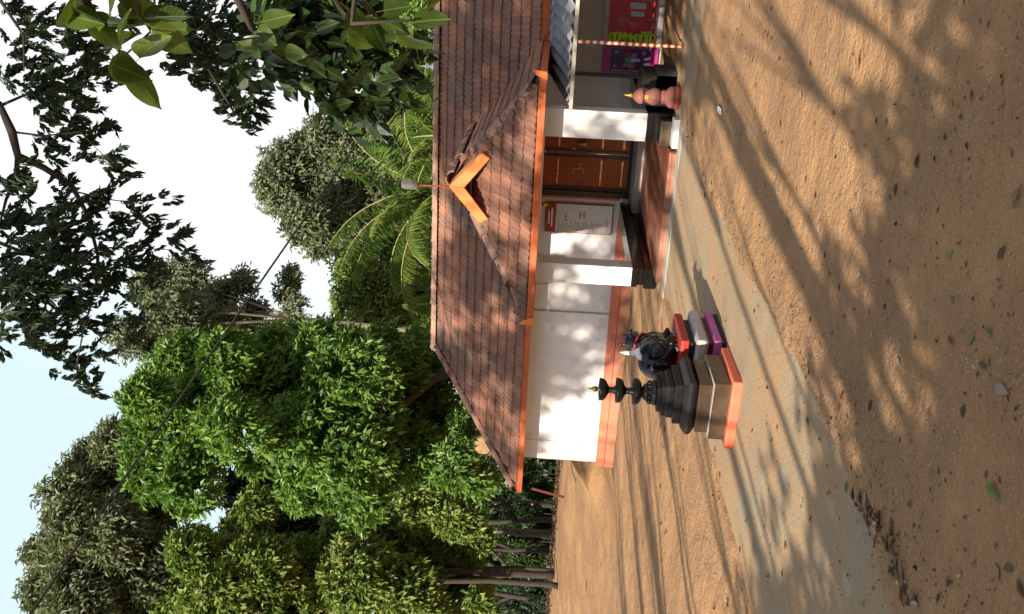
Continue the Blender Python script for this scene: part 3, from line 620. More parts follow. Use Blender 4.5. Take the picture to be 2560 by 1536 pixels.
# ---------------- lamp pedestal ----------------
LX, LY = -3.98, 7.68
L = thing('lamp_pedestal', (LX, LY, 0), 'square brown and black stepped pedestal on an orange slab beside the path', 'pedestal')
sqr = (1, 1.08)
def sq(prof, name, mt, bev=.004, par=L, c=(LX, LY), s=sqr, sm=False):
    m = MB(); m.lathe(prof, c[0], c[1], 4, sm, sq=s); return part(m, name, mt, par, bev)
sq([(.335, -.03), (.335, .078)], 'base_slab', slab_or, .012)
sq([(.278, .079), (.278, .225)], 'lower_block', brown_ped)
sq([(.280, .2255), (.280, .2285)], 'bright_edge', step_grey, 0)
sq([(.24, .232), (.24, .345)], 'middle_block', brown_ped)
n = 10; sq([(.21, .346)] + [(.215+.045*math.sin(math.pi*i/n), .352+.12*i/n) for i in range(n+1)] + [(.20, .478)], 'rounded_moulding', granite_d, 0)
sq([(.195, .479), (.195, .545)], 'upper_block', granite_d)
sq([(.158, .546), (.158, .60), (.148, .605), (.148, .65)], 'neck_block', granite_d, .003)
sq([(.125, .651), (.125, .69)], 'crown_block', granite_d, .003)
m = MB(); m.lathe([(.115, .691), (.122, .705), (.112, .73), (.09, .755), (.075, .775)], LX, LY, 12, False); part(m, 'lotus_top', granite_d, L, .003)
for k in range(12):
    a = 2*math.pi*k/12; m = MB(); m.ell((LX+.085*math.cos(a), LY+.085*math.sin(a), .742), (.024, .014, .032), Matrix.Rotation(a, 3, 'Z') @ Matrix.Rotation(R(35), 3, 'Y'), 8, 6); part(m, 'lotus_petal', granite_d, L)
LM = thing('oil_lamp', (LX, LY, .80), 'tall black turned oil lamp with three dishes and a pointed tip on the square pedestal', 'oil lamp')
def lamp_dish(z0, r_, h_): return [(.026, z0), (.05, z0+.012), (r_*.72, z0+h_*.35), (r_*.95, z0+h_*.72), (r_, z0+h_*.9), (r_, z0+h_), (r_*.9, z0+h_*.96), (.03, z0+h_*.8)]
m = MB(); m.lathe([(.085, .76), (.075, .80), (.048, .815), (.040, .83), (.038, .84)], LX, LY, 28); part(m, 'stem', granite_d, LM)
for k, (zt, r_) in enumerate(((.895, .125), (1.055, .117), (1.21, .106))):
    z = zt; m = MB(); m.lathe([(.042, zt-.085), (.052, zt-.075), (r_*.70, zt-.066), (r_*.92, zt-.045), (r_, zt-.015), (r_, zt), (r_*.93, zt-.004), (.03, zt-.014)], LX, LY, 32); part(m, 'dish', granite_d, LM)
    if k < 2: m = MB(); m.lathe([(.05, zt-.014), (.044, zt+.008), (.034-.003*k, zt+.025), (.030-.003*k, zt+.05), (.034, zt+.078)], LX, LY, 20); part(m, 'stem', granite_d, LM)
m = MB(); m.lathe([(.03, z-.015), (.016, z+.005), (.014, z+.012), (.027, z+.03), (.022, z+.05), (.010, z+.075), (.002, z+.105)], LX, LY, 20); part(m, 'tip', mat('dull_bronze', (.09, .085, .03), None, 20, .4, .1, metal=.5), LM)

# ---------------- bull and its stand ----------------
BXc, BYc = -3.96, 8.52
S = thing('bull_pedestal', (BXc, BYc, 0), 'stepped stand of purple, grey and red slabs behind the lamp pedestal', 'pedestal')
s2 = (1, 1.15); c2 = (BXc, BYc)
for prof, nme, mt, bv in (([(.305, -.03), (.305, .045)], 'bottom_slab', dado_blk, .006), ([(.325, .046), (.325, .118)], 'purple_slab', pink_m, .008), ([(.275, .119), (.275, .165)], 'maroon_course', maroon, .004),
                          ([(.295, .166), (.325, .20), (.325, .265), (.30, .285)], 'grey_slab', grey_slab, .012), ([(.25, .286), (.25, .345)], 'black_course', dado_blk, .004), ([(.285, .346), (.295, .36), (.295, .42), (.28, .432)], 'red_slab', red_m, .008)):
    sq(prof, nme, mt, bv, S, c2, s2)
BU = thing('bull_statue', (BXc, BYc, .43), 'glossy black seated bull statue with a red collar, facing the temple', 'statue')
zb0 = .43
b = MB()
b.ell((BXc, BYc-.0, zb0+.185), (.18, .26, .185))
b.ell((BXc+.05, BYc-.14, zb0+.185), (.165, .18, .185)); b.ell((BXc-.05, BYc-.14, zb0+.185), (.165, .18, .185))   # haunches
b.ell((BXc, BYc+.15, zb0+.18), (.15, .15, .17))                                                            # chest
b.ell((BXc, BYc+.06, zb0+.33), (.075, .10, .06))                                                           # hump
b.tube([(BXc, BYc+.14, zb0+.26), (BXc+.0, BYc+.19, zb0+.33), (BXc, BYc+.23, zb0+.385)], [.12, .095, .08], 14)
b.ell((BXc, BYc+.25, zb0+.41), (.078, .085, .072)); b.tube([(BXc, BYc+.26, zb0+.405), (BXc, BYc+.37, zb0+.37)], [.062, .046], 12); b.ell((BXc, BYc+.375, zb0+.365), (.05, .036, .04))
for sx in (-1, 1):
    b.tube([(BXc+sx*.10, BYc+.12, zb0+.10), (BXc+sx*.13, BYc+.27, zb0+.05), (BXc+sx*.10, BYc+.17, zb0+.03)], [.045, .036, .028], 10)
    b.tube([(BXc+sx*.15, BYc-.19, zb0+.08), (BXc+sx*.17, BYc-.02, zb0+.055), (BXc+sx*.14, BYc+.07, zb0+.03)], [.06, .04, .026], 10)
    b.tube([(BXc+sx*.055, BYc+.23, zb0+.425), (BXc+sx*.115, BYc+.21, zb0+.435), (BXc+sx*.15, BYc+.21, zb0+.42)], [.02, .022, .007], 8)      # ears
    b.tube([(BXc+sx*.04, BYc+.25, zb0+.46), (BXc+sx*.06, BYc+.25, zb0+.505), (BXc+sx*.045, BYc+.255, zb0+.545)], [.018, .013, .005], 8)     # horns
b.tube([(BXc+.03, BYc-.31, zb0+.2), (BXc+.10, BYc-.30, zb0+.12), (BXc+.17, BYc-.22, zb0+.06), (BXc+.20, BYc-.10, zb0+.04)], [.02, .016, .014, .018], 8)
o = part(b, 'body', bull_m, BU)
rm = o.modifiers.new('remesh', 'REMESH'); rm.mode = 'VOXEL'; rm.voxel_size = .0075; rm.use_smooth_shade = True
sm_ = o.modifiers.new('sm', 'SMOOTH'); sm_.factor = .6; sm_.iterations = 5
m = MB(); cc = Vector((BXc, BYc+.19, zb0+.325)); dd = Vector((0, .55, .75)).normalized(); x_ = Vector((1, 0, 0)); y_ = dd.cross(x_)
ring = [cc + (x_*math.cos(a)+y_*math.sin(a))*.106 for a in [2*math.pi*i/24 for i in range(25)]]; m.tube(ring, .013, 8); part(m, 'collar', red_m, BU)
m = MB(); cc = Vector((BXc+.16, BYc-.265, zb0+.20)); nr = Vector((.62, -.75, .2)).normalized(); x_ = nr.cross(ZZ).normalized(); y_ = x_.cross(nr)
ring = [cc + (x_*math.cos(a)+y_*math.sin(a))*.072 for a in [2*math.pi*i/24 for i in range(25)]]; m.tube(ring, .006, 6); part(m, 'haunch_ring', bull_m, BU)
m = MB(); m.tube([(BXc+.02, BYc-.02, zb0+.35), (BXc+.04, BYc-.12, zb0+.365), (BXc+.03, BYc-.22, zb0+.345)], [.03, .05, .03], 12)
m.ell((BXc+.02, BYc-.10, zb0+.42), (.026, .026, .02)); m.lathe([(.008, zb0+.435), (.024, zb0+.455), (.02, zb0+.49), (.004, zb0+.55)], BXc+.02, BYc-.10, 14)
part(m, 'white_ornament', whitepaint, BU)
m = MB()
for i in range(7): m.ell((BXc+.16+.02*math.sin(i), BYc+.16-.07*i, zb0+.012), (.016, .016, .014), None, 8, 6)
part(m, 'painted_beads', grey_slab, BU)

# ---------------- leaf tools ----------------
def leaves_np(C, Dv, Nv, L, W, fold=.25):
    """C base points, Dv unit axis, Nv approx normal, arrays L, W -> verts, quads (two per leaf sharing the midrib, 3-point margins)"""
    S_ = np.cross(Dv, Nv); S_ /= np.linalg.norm(S_, axis=1, keepdims=True)+1e-9; Nn = np.cross(S_, Dv)
    L = L[:, None]; W = W[:, None]
    base = C; tip = C + Dv*L - Nn*L*.12
    l_ = C + Dv*L*.45 + S_*W*.5 + Nn*W*fold; r_ = C + Dv*L*.45 - S_*W*.5 + Nn*W*fold
    V = np.stack([base, l_, tip, r_], 1).reshape(-1, 3); n = len(C); i = np.arange(n)*4
    F = np.stack([np.stack([i, i+1, i+2], -1), np.stack([i, i+2, i+3], -1)], 1).reshape(-1, 3)
    return V, F
def leaves6(C, Dv, Nv, L, W, fold=.12):
    S_ = np.cross(Dv, Nv); S_ /= np.linalg.norm(S_, axis=1, keepdims=True)+1e-9; Nn = np.cross(S_, Dv); L = L[:, None]; W = W[:, None]
    f = lambda t, w_, z: C + Dv*L*t + S_*W*w_ + Nn*(W*z)
    V = np.stack([C, f(.22, .42, fold), f(.5, .5, fold), f(.78, .28, fold*.5), f(1.05, 0, -.12), f(.78, -.28, fold*.5), f(.5, -.5, fold), f(.22, -.42, fold), f(.5, 0, 0)], 1).reshape(-1, 3)
    i = np.arange(len(C))*9; T_ = [(8, 0, 1), (8, 1, 2), (8, 2, 3), (8, 3, 4), (8, 4, 5), (8, 5, 6), (8, 6, 7), (8, 7, 0)]
    return V, np.stack([np.stack([i+a, i+b, i+c], -1) for a, b, c in T_], 1).reshape(-1, 3)
def unit(v): return v/(np.linalg.norm(v, axis=1, keepdims=True)+1e-9)
def crown(blobs, ncl, per, leaf, ratio, droop=.3, shell=.45, gap=-.25, gapscale=1.2, seed=1, spread=1.0, csize=None, front=False, sv_=.18):
    """leaf whorls scattered through the outer shell of a union of blobs; noise opens gaps"""
    rng = np.random.default_rng(seed); B = np.array([[*b[0], b[1]] for b in blobs]); wts = B[:, 3]**2; wts /= wts.sum()
    k = rng.choice(len(B), ncl*2, p=wts); d = unit(rng.normal(size=(ncl*2, 3)))
    if front: tc_ = unit(np.array(CAM)[None]-B[k, :3]); fl = (d*tc_).sum(1) < -.2; d[fl] -= 2*(d[fl]*tc_[fl]).sum(1, keepdims=True)*tc_[fl]
    r = B[k, 3]*(1-shell*rng.random(ncl*2)**1.6)
    P = B[k, :3] + d*r[:, None]; P += d*(.22*B[k, 3]*vnoise(P*(2.2/B[k, 3].mean()), seed))[:, None]
    keep = fbm(P*gapscale/B[:, 3].mean(), 2, seed+50) > gap; P = P[keep][:ncl]; d = d[keep][:ncl]; n = len(P)
    C = np.repeat(P, per, 0); od = np.repeat(d, per, 0); cs = (csize or leaf*.5)
    u = unit(rng.normal(size=(n*per, 3))+od*.6+np.array([0, 0, .1])); C = C + unit(rng.normal(size=C.shape))*cs*(rng.random((len(C), 1))**.5)*spread
    ax = unit(u + np.array([0, 0, -droop])); nv = unit(rng.normal(size=C.shape)*.5 + np.array([0, 0, 1.]) + od*.3 + np.array(sdir)*1.1)
    Ls = leaf*(.7+.6*rng.random(len(C))); V, F = leaves_np(C, ax, nv, Ls, Ls*ratio)
    base = .5 + .22*vnoise(P*(1.6/B[:, 3].mean()), seed+9); sh = np.repeat(base, per) + rng.normal(0, sv_, len(C))
    return V, F, np.repeat(np.clip(sh, 0, 1), 2)
def pblobs(lst, D, dz=.0, jit=.12, seed=0, squash=1):
    rng = random.Random(seed); outb = []
    for x, y, r_ in lst:
        dd = D*(1+rng.uniform(-jit, jit)); outb.append((tuple(at(x, y, dd)), r_/FP*dd*1.04))
    return outb
def trunk_to(tree, base, targets, r0, mt=bark, name='trunk', bend=.3, seed=0, fork=.45):
    """one trunk from base to a fork, tapering limbs on to the targets"""
    rng = random.Random(seed); base = Vector(base); T_ = [Vector(t) for t in targets]; cen = sum(T_, Vector())/len(T_)
    fk = base.lerp(cen, fork); m = MB(); pts = [base + (fk-base)*t + Vector((rng.uniform(-1, 1), rng.uniform(-1, 1), 0))*bend*(0 < t < 1)*.5 for t in (0, .04, .3, .6, 1)]
    rr = [r0*1.35, r0*1.1, r0*.95, r0*.85, r0*.72]; m.tube(pts, rr, 10); part(m, name, mt, tree)
    for t in T_:
        m = MB(); a = pts[-1]; mid = a.lerp(t, .5) + Vector((rng.uniform(-1, 1), rng.uniform(-1, 1), rng.uniform(0, 1)))*bend
        m.tube([a-Vector((0, 0, r0*.3)), a.lerp(mid, .5)+Vector((0, 0, bend*.15)), mid, mid.lerp(t, .6), t], [r0*.55, r0*.42, r0*.32, r0*.2, r0*.07], 7)
        for q in range(3):
            s0 = mid.lerp(t, .2+.25*q); e0 = s0 + Vector((rng.uniform(-1, 1), rng.uniform(-1, 1), rng.uniform(-.1, .8)))*bend*1.6
            m.tube([s0, s0.lerp(e0, .5)+Vector((0, 0, .05)), e0], [r0*.16, r0*.11, r0*.03], 5)
        part(m, 'limb', mt, tree)
def make_tree(name, label, cat, blobs, ncl, per, leaf, ratio, mt, base=None, r0=.2, bk=bark, group=None, seed=1, targets=None, **kw):
    cen = sum((Vector(b[0]) for b in blobs), Vector())/len(blobs)
    base = base or (cen.x, cen.y, float(gz([cen.x], [cen.y])[0])-.1)
    t_ = thing(name, base, label, cat, group)
    V, F, S_ = crown(blobs, ncl, per, leaf, ratio, seed=seed, **kw)
    o = np_obj('crown', V, F, mt, t_, S_); tag(o, kind='stuff')
    tg = targets or [blobs[i][0] for i in sorted(range(len(blobs)), key=lambda i: -blobs[i][1])[:7]]
    trunk_to(t_, base, tg, r0, bk, seed=seed, bend=r0*3, fork=.72)
    return t_
lm_bright = leafmat('leaf_bright_green', [(.025, .065, .015), (.075, .165, .03), (.14, .26, .05), (.25, .37, .11)], .35)
lm_olive = leafmat('leaf_olive', [(.045, .065, .04), (.10, .135, .075), (.16, .195, .11), (.25, .27, .17)], .3, .5)
lm_mid = leafmat('leaf_mid_green', [(.035, .075, .03), (.08, .155, .05), (.14, .22, .07), (.22, .28, .12)], .3)
lm_yel = leafmat('leaf_yellow_green', [(.025, .06, .015), (.075, .14, .03), (.14, .22, .05), (.25, .32, .09), (.32, .27, .12)], .3)
lm_grove_shade = leafmat('leaf_grove_shade', [(.01, .028, .01), (.022, .055, .016), (.045, .09, .022), (.08, .13, .035)], .22, .4)  # deep grove shade mixed into the leaf green
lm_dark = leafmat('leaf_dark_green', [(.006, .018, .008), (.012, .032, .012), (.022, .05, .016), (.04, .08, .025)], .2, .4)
lm_near = leafmat('leaf_near', [(.008, .022, .007), (.02, .05, .011), (.06, .11, .018), (.12, .17, .03)], .33, .35, .5)
lm_sil = leafmat('leaf_shaded', [(.012, .024, .014), (.022, .042, .02), (.04, .07, .028), (.085, .13, .045)], .3, .5)  # silhouette darkness against the bright sky put into the leaf colour
lm_shadow = leafmat('leaf_silhouette', [(.008, .02, .008), (.014, .034, .011), (.026, .058, .016), (.05, .10, .02)], .22, .4, .4)  # darker copy of the near leaf colour, dark as a silhouette
lm_palm = leafmat('leaf_palm', [(.04, .09, .02), (.09, .17, .035), (.14, .23, .05), (.24, .28, .08)], .4, .4)

# ---------------- trees beyond the temple ----------------
t1 = pblobs([(365,990,50),(425,955,65),(480,905,70),(560,900,65),(620,960,85),(520,1010,85),(420,1080,85),(390,1180,65),(500,1130,60),(470,1220,60),(700,900,80),(800,890,80),(760,980,110),(880,930,95),(980,900,85),(1050,900,55),(900,1050,110),(1000,1000,100),(1090,980,60),(760,1090,95),(880,1150,95),(1010,1120,90),(1110,1060,60),(780,1200,75),(900,1240,70),(1160,1060,40),(1130,1160,50)], 25.5, jit=.07, seed=1)
make_tree('broadleaf_tree', 'tall bright green tree with glossy leaves behind the left end of the tiled roof', 'tree', t1 + pblobs([(600,1080,70),(560,1050,60),(640,1150,40)], 26, seed=31), 11500, 9, .205, .42, lm_bright, base=(-10.4, 26.5, .0), r0=.24, seed=3, gap=-.42, shell=.5, csize=.16, droop=.25, sv_=.22)
t4 = pblobs([(380,720,45),(460,705,55),(440,790,65),(350,850,45),(300,830,30),(540,745,40),(600,705,28),(560,810,42),(640,780,34),(725,690,20),(715,735,24),(740,775,28),(720,825,32),(690,865,32),(790,830,26),(830,830,20),(470,860,50),(620,850,40)], 38, jit=.06, seed=2)
make_tree('airy_tree', 'thin open-crowned olive tree with bare branches showing, behind the bright green tree', 'tree', t4, 3600, 8, .24, .4, lm_olive, r0=.13, bk=bark_pale, seed=5, gap=-.1, shell=.8, csize=.28, gapscale=1.8)
t2 = pblobs([(300,1110,55),(240,1170,60),(180,1240,60),(300,1210,75),(380,1270,60),(190,1330,70),(270,1330,75),(130,1400,50),(210,1440,80),(330,1420,80),(110,1480,45),(310,1520,70),(420,1390,50),(90,1380,22),(400,1500,60),(200,1540,70)], 36, jit=.06, seed=3)
make_tree('dark_olive_tree', 'large dusty olive tree at the far left, reaching highest into the blue sky', 'tree', t2, 8500, 8, .26, .36, lm_olive, r0=.12, bk=twig_m, seed=7, gap=-.3, shell=.7, csize=.3)
t5 = pblobs([(860,640,36),(900,690,55),(880,750,50),(960,720,60),(900,820,45),(960,800,60),(1030,700,70),(1040,790,60),(980,640,60),(1060,640,55),(930,760,50)], 46, jit=.05, seed=4)
make_tree('rounded_tree', 'mid green bushy tree over the middle of the ridge, left of the big round tree', 'tree', t5, 5200, 8, .27, .4, lm_yel, r0=.25, seed=9, gap=-.3, shell=.7, csize=.32)
t6 = pblobs([(700,500,45),(720,420,60),(800,370,65),(790,470,85),(880,420,90),(900,330,70),(760,560,50),(850,560,75),(960,350,70),(950,500,90),(1000,400,80),(900,620,45),(800,610,35),(1050,560,60),(1050,330,55),(690,455,40)], 54, jit=.05, seed=5)
make_tree('big_round_tree', 'big round-topped olive green tree rising behind the coconut palm', 'tree', t6, 9500, 8, .31, .4, lm_olive, r0=.4, seed=11, gap=-.35, shell=.7, csize=.38)
t8 = pblobs([(950,60,50),(1010,40,70),(1070,120,55),(1000,140,60),(1060,30,60),(1040,190,45),(960,150,40),(1090,60,40),(930,-40,60),(1040,-60,80)], 32, jit=.06, seed=6)
make_tree('feathery_tree', 'fresh green fine-leaved tree behind the right end of the ridge', 'tree', t8, 5200, 9, .17, .4, lm_bright, r0=.18, seed=13, gap=-.55, shell=.8, csize=.2)
t9 = pblobs([(1040,240,50),(1060,300,50),(980,260,45),(1000,320,45),(1070,210,40)], 44, jit=.05, seed=7)
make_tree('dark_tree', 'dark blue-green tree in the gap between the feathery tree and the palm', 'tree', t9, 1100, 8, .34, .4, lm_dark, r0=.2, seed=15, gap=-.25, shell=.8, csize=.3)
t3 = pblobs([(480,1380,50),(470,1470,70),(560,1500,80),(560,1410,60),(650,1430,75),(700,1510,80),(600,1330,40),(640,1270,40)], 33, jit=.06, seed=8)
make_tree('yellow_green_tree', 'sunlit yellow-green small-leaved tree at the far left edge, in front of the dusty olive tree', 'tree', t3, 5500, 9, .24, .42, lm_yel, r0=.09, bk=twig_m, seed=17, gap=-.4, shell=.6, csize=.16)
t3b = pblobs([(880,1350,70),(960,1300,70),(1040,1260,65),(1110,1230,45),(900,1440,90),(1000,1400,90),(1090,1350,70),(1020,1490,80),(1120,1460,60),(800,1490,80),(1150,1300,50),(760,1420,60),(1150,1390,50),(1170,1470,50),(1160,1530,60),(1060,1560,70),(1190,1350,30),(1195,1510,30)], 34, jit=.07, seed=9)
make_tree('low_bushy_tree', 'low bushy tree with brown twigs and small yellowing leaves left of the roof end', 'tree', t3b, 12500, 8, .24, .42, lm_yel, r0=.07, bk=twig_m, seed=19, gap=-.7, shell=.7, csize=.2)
t3c = pblobs([(700,1330,80),(620,1220,60),(790,1290,60),(720,1230,55),(840,1270,50),(680,1410,60)], 39, jit=.05, seed=10)  # its dark leaves stand for the shaded inside of the crowns here
make_tree('shaded_tree', 'tree in leaves coloured dark as shade filling the hollow between the bright tree and the yellow-green tree', 'tree', t3c, 2400, 8, .34, .4, lm_dark, r0=.16, seed=21, gap=-.4, shell=.8, csize=.25)
t10 = pblobs([(1190,1215,30),(1215,1195,26),(1160,1190,35)], 25, jit=.03, seed=14)
make_tree('young_tree', 'small fresh green sapling touching the left tip of the tiled roof', 'tree', t10, 260, 9, .20, .36, lm_bright, base=(-10.2, 22.3, .0), r0=.05, seed=24, gap=-.5, shell=.8, csize=.15)

# understory: slim dark trunks with lower shrubs, grove shade put into their leaf colour, and the dim wood beyond
for i, (y, D, lean) in enumerate(((1302, 39, .9), (1378, 41, .35), (1432, 40, 1.4), (1262, 42, -.6), (1500, 41, -.9), (1335, 45, .2))):
    P = at(1385, y, D); z0 = float(gz([P.x], [P.y])[0]); base = Vector((P.x, P.y, z0-.1)); top = at(1140, y-12+lean*8, D)
    lab = ['slim dark trunked tree standing nearest the temple corner beyond the bank', 'straight slim dark tree in the middle of the shaded grove', 'forked dark trunked tree leaning out over the bank', 'thin leaning sapling trunk beside the red pole', 'dark trunked tree at the left edge of the grove', 'slender far trunk deep in the shaded grove'][i]
    t_ = thing('grove_tree', base, lab, 'tree', 'slim trees in the shaded grove beyond the bank')
    m = MB(); m.tube([base, base.lerp(top, .35)+Vector((.1*lean, 0, 0)), base.lerp(top, .7)+Vector((-.12*lean, 0, 0)), top], [.15, .12, .10, .06], 9); part(m, 'trunk', twig_m, t_)
    m = MB(); mid = base.lerp(top, .55)+Vector((-.02*lean, 0, 0)); m.tube([mid, mid+Vector((.45*lean, .1, .6)), mid+Vector((.9*lean, .1, 1.3))], [.1, .07, .03], 7); part(m, 'limb', twig_m, t_)
    bl = [(tuple(top+Vector((random.uniform(-.8, .8), random.uniform(-.5, .5), random.uniform(0, .7)))), .8) for _ in range(4)]
    V, F, S_ = crown(bl, 170, 8, .24, .4, seed=60+i, shell=.9, csize=.2); o = np_obj('crown', V, F, lm_dark, t_, S_); tag(o, kind='stuff')
for i, (x, y, r_, D, mt_) in enumerate(((1290,1290,30,32,lm_grove_shade),(1330,1360,36,34,lm_dark),(1285,1350,32,33,lm_grove_shade),(1300,1400,32,34,lm_grove_shade),(1340,1230,28,34,lm_grove_shade),(1300,1190,30,33,lm_dark),(1350,1470,40,30,lm_dark),(1300,1500,44,34,lm_dark),(1345,1300,30,35,lm_dark),(1260,1440,40,36,lm_dark))):
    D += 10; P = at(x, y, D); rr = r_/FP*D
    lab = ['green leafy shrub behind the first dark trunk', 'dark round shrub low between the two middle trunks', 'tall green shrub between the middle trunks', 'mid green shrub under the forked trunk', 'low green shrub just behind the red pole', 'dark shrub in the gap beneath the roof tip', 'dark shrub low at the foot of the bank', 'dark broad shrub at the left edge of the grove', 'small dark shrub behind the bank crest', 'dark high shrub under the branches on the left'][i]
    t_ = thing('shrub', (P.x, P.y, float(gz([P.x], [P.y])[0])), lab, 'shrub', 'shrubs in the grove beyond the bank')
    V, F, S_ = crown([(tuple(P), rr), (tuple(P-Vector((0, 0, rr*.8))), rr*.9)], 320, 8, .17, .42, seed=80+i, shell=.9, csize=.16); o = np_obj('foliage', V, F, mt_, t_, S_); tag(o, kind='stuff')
    m = MB(); bz = t_.location.z
    for k in range(3): m.tube([(P.x+.1*k-.1, P.y, bz-.05), (P.x+.3*k-.3, P.y, P.z)], [.03, .012], 5)
    part(m, 'stem', twig_m, t_)
rng = np.random.default_rng(5)
wood_bl = [((x_+rng.uniform(-2, 2), 58+rng.uniform(-5, 8)-.15*x_, rng.uniform(0, 3.8)), rng.uniform(2.4, 4.0)) for x_ in np.arange(-62, 34, 2.3)]
wood_bl += [((x_+rng.uniform(-1, 1), 50+rng.uniform(-2, 4), rng.uniform(-.6, 5.4)), rng.uniform(1.6, 2.4)) for x_ in np.arange(-56, -14, .7)]
V, F, S_ = crown(wood_bl, 20000, 6, .55, .5, seed=99, shell=.9, csize=.6, gap=-.9); o = np_obj('far_woodland', V, F, lm_dark, None, S_); tag(o, 'dim green wood closing the view behind the temple and the grove', 'woodland', kind='stuff')

# palms
def palm(name, base, top, nf, fl, label, seed, spread=1.0, angles=None, lm=lm_palm, leafw=.042, pend=.9):
    rng = random.Random(seed); t_ = thing(name, base, label, 'palm tree'); base, top = Vector(base), Vector(top)
    m = MB(); m.tube([base.lerp(top, k/8)+Vector((.12*math.sin(k*.7), 0, 0))*(0 < k < 8) for k in range(9)], [.20, .16, .14, .13, .125, .12, .12, .13, .15], 12); part(m, 'trunk', bark_pale, t_)
    for f in range(nf):
        az, el = angles[f] if angles else (rng.uniform(0, 360), rng.uniform(-20, 75)); az += rng.uniform(-6, 6); L_ = fl*rng.uniform(.85, 1.1)
        h = Vector((math.cos(R(az)), math.sin(R(az)), 0)); e = R(el); p_ = top.copy(); pts = [p_.copy()]; n = 26
        for k in range(n):
            e -= R((95-.35*abs(el))/n*pend)*(.4+1.2*k/n); p_ = p_ + (h*math.cos(e)+ZZ*math.sin(e))*(L_/n); pts.append(p_.copy())
        m = MB(); m.tube(pts, [.035*(1-k/(n+2))+.004 for k in range(n+1)], 5)
        C = []; Dv = []; Nv = []; Ls = []
        side = h.cross(ZZ)
        for k in range(3, n):
            for rep in (0, .33, .66):
                a = pts[k].lerp(pts[k+1] if k < n else pts[k], rep); tan = (pts[k+1]-pts[k]).normalized(); upn = side.cross(tan)*-1
                for s_ in (-1, 1):
                    q = k/n; d_ = (side*s_*(.8) + tan*(.45+.5*q) + Vector((0, 0, -.55-rng.uniform(0, .7)))+Vector((rng.gauss(0, .1), rng.gauss(0, .1), 0))).normalized()
                    C.append(a); Dv.append(d_); Nv.append(Vector((0, 0, 1))+tan*.2); Ls.append(.75*math.sin(math.pi*(.12+.8*q))*rng.uniform(.85, 1.1)*fl/4)
        V, F = leaves_np(np.array(C), unit(np.array(Dv)), unit(np.array(Nv)), np.array(Ls), np.array(Ls)*0+leafw)
        fr_ = part(m, 'frond', mat_rachis, t_)
        sh = np.clip(.5+rng.uniform(-.25, .3)+RNG.normal(0, .1, len(F)), 0, 1)
        o = bpy.data.objects.new('leaflets', np_mesh('leaflets', V, F, lm, sh)); link(o, fr_); tag(o, kind='stuff')
    return t_
mat_rachis = mat('palm_rachis', (.28, .26, .08), (.2, .2, .07), 9, .6, 0)
ptop = at(1105, 470, 27); pbase = Vector((ptop.x+.4, ptop.y, 0))
r_az = math.degrees(math.atan2(R0.y, R0.x))
ang = [(r_az+178, 84), (r_az+10, 80), (r_az+170, 66), (r_az, 60), (r_az+20, 45), (r_az+160, 50), (r_az+190, 72), (r_az-15, 38), (r_az+185, 38), (r_az+60, 70), (r_az-80, 75), (r_az+100, 60), (r_az-120, 55), (r_az+5, 22), (r_az+172, 18), (r_az-50, 40), (r_az+230, 30), (r_az+350, 5)]
palm('coconut_palm', pbase, ptop, len(ang), 3.9, 'coconut palm with long arching fronds directly behind the gable lamp', 3, angles=ang)
pt2 = at(1075, 335, 24); palm('coconut_palm', (pt2.x, pt2.y, 0), pt2-Vector((0, 0, .8)), 9, 2.2, 'pale drooping palm crown just over the ridge, right of the tall coconut palm', 5, angles=[(r_az+k*40, 55+(k % 3)*8) for k in range(9)])
pt3 = at(1120, 760, 33); palm('coconut_palm', (pt3.x, pt3.y, 0), pt3-Vector((0, 0, .6)), 12, 3.2, 'low palm with spread fronds above the ridge between the round and the bright green trees', 8, angles=[(r_az+k*30, 50+(k % 4)*9) for k in range(12)])

# outbuilding gable, red pole, bank stones
m = MB(); P = at(1200, 1128, 29); m.box(P.x-.15, P.x+.5, P.y, P.y+1.5, 0, P.z+.18); o = m.build('mud_hut', laterite)
bv = o.modifiers.new('b', 'BEVEL'); bv.width = .12; bv.segments = 3; tag(o, 'ochre mud wall of a hut peeping out above the left slope of the roof', 'hut')
a = at(1330, 1222, 27); b2 = at(1408, 1243, 26); m = MB(); m.bar(a, b2, .06); o = m.build('leaning_pole', mat('rust_red_pole', (.12, .022, .012), None, 8, .7)); tag(o, 'rust red pole leaning against the bank beyond the temple corner', 'pole')

# ---------------- trees over and behind the camera ----------------
def near_leaf_mesh(k):
    rng = random.Random(k); Vv = []; F = []; n = 10; W_ = rng.uniform(.56, .70); cup = rng.uniform(.05, .22); bendy = rng.uniform(.10, .30); tw = rng.uniform(-.25, .25); ph = rng.uniform(0, 6)
    for i in range(n+1):
        t_ = i/n; w_ = W_/2*(math.sin(math.pi*min(1, t_**.62*1.0))**.75 if t_ < .8 else max(0, (1-t_)/.2)**1.25*math.sin(math.pi*.8**.62)**.75)
        dz = -bendy*t_*t_
        for x_ in (-1, -.5, 0, .5, 1):
            wav = .018*math.sin(t_*9+ph+x_*2)*abs(x_)
            Vv.append((x_*w_ - .05*tw*t_, t_, dz + cup*abs(x_)**1.5*w_*1.4 + tw*x_*w_*t_ + wav))
    for i in range(n):
        for j in range(4): F.append((i*5+j, i*5+j+1, i*5+j+6, i*5+j+5))
    b = len(Vv); Vv += [(-.010, -.25, .02), (.010, -.25, .02), (.008, .02, .004), (-.008, .02, .004)]; F.append((b, b+1, b+2, b+3))
    return np_mesh('leaf', np.array(Vv), np.array(F), lm_near, np.full(len(F), (k % 6+.5)/6), True)
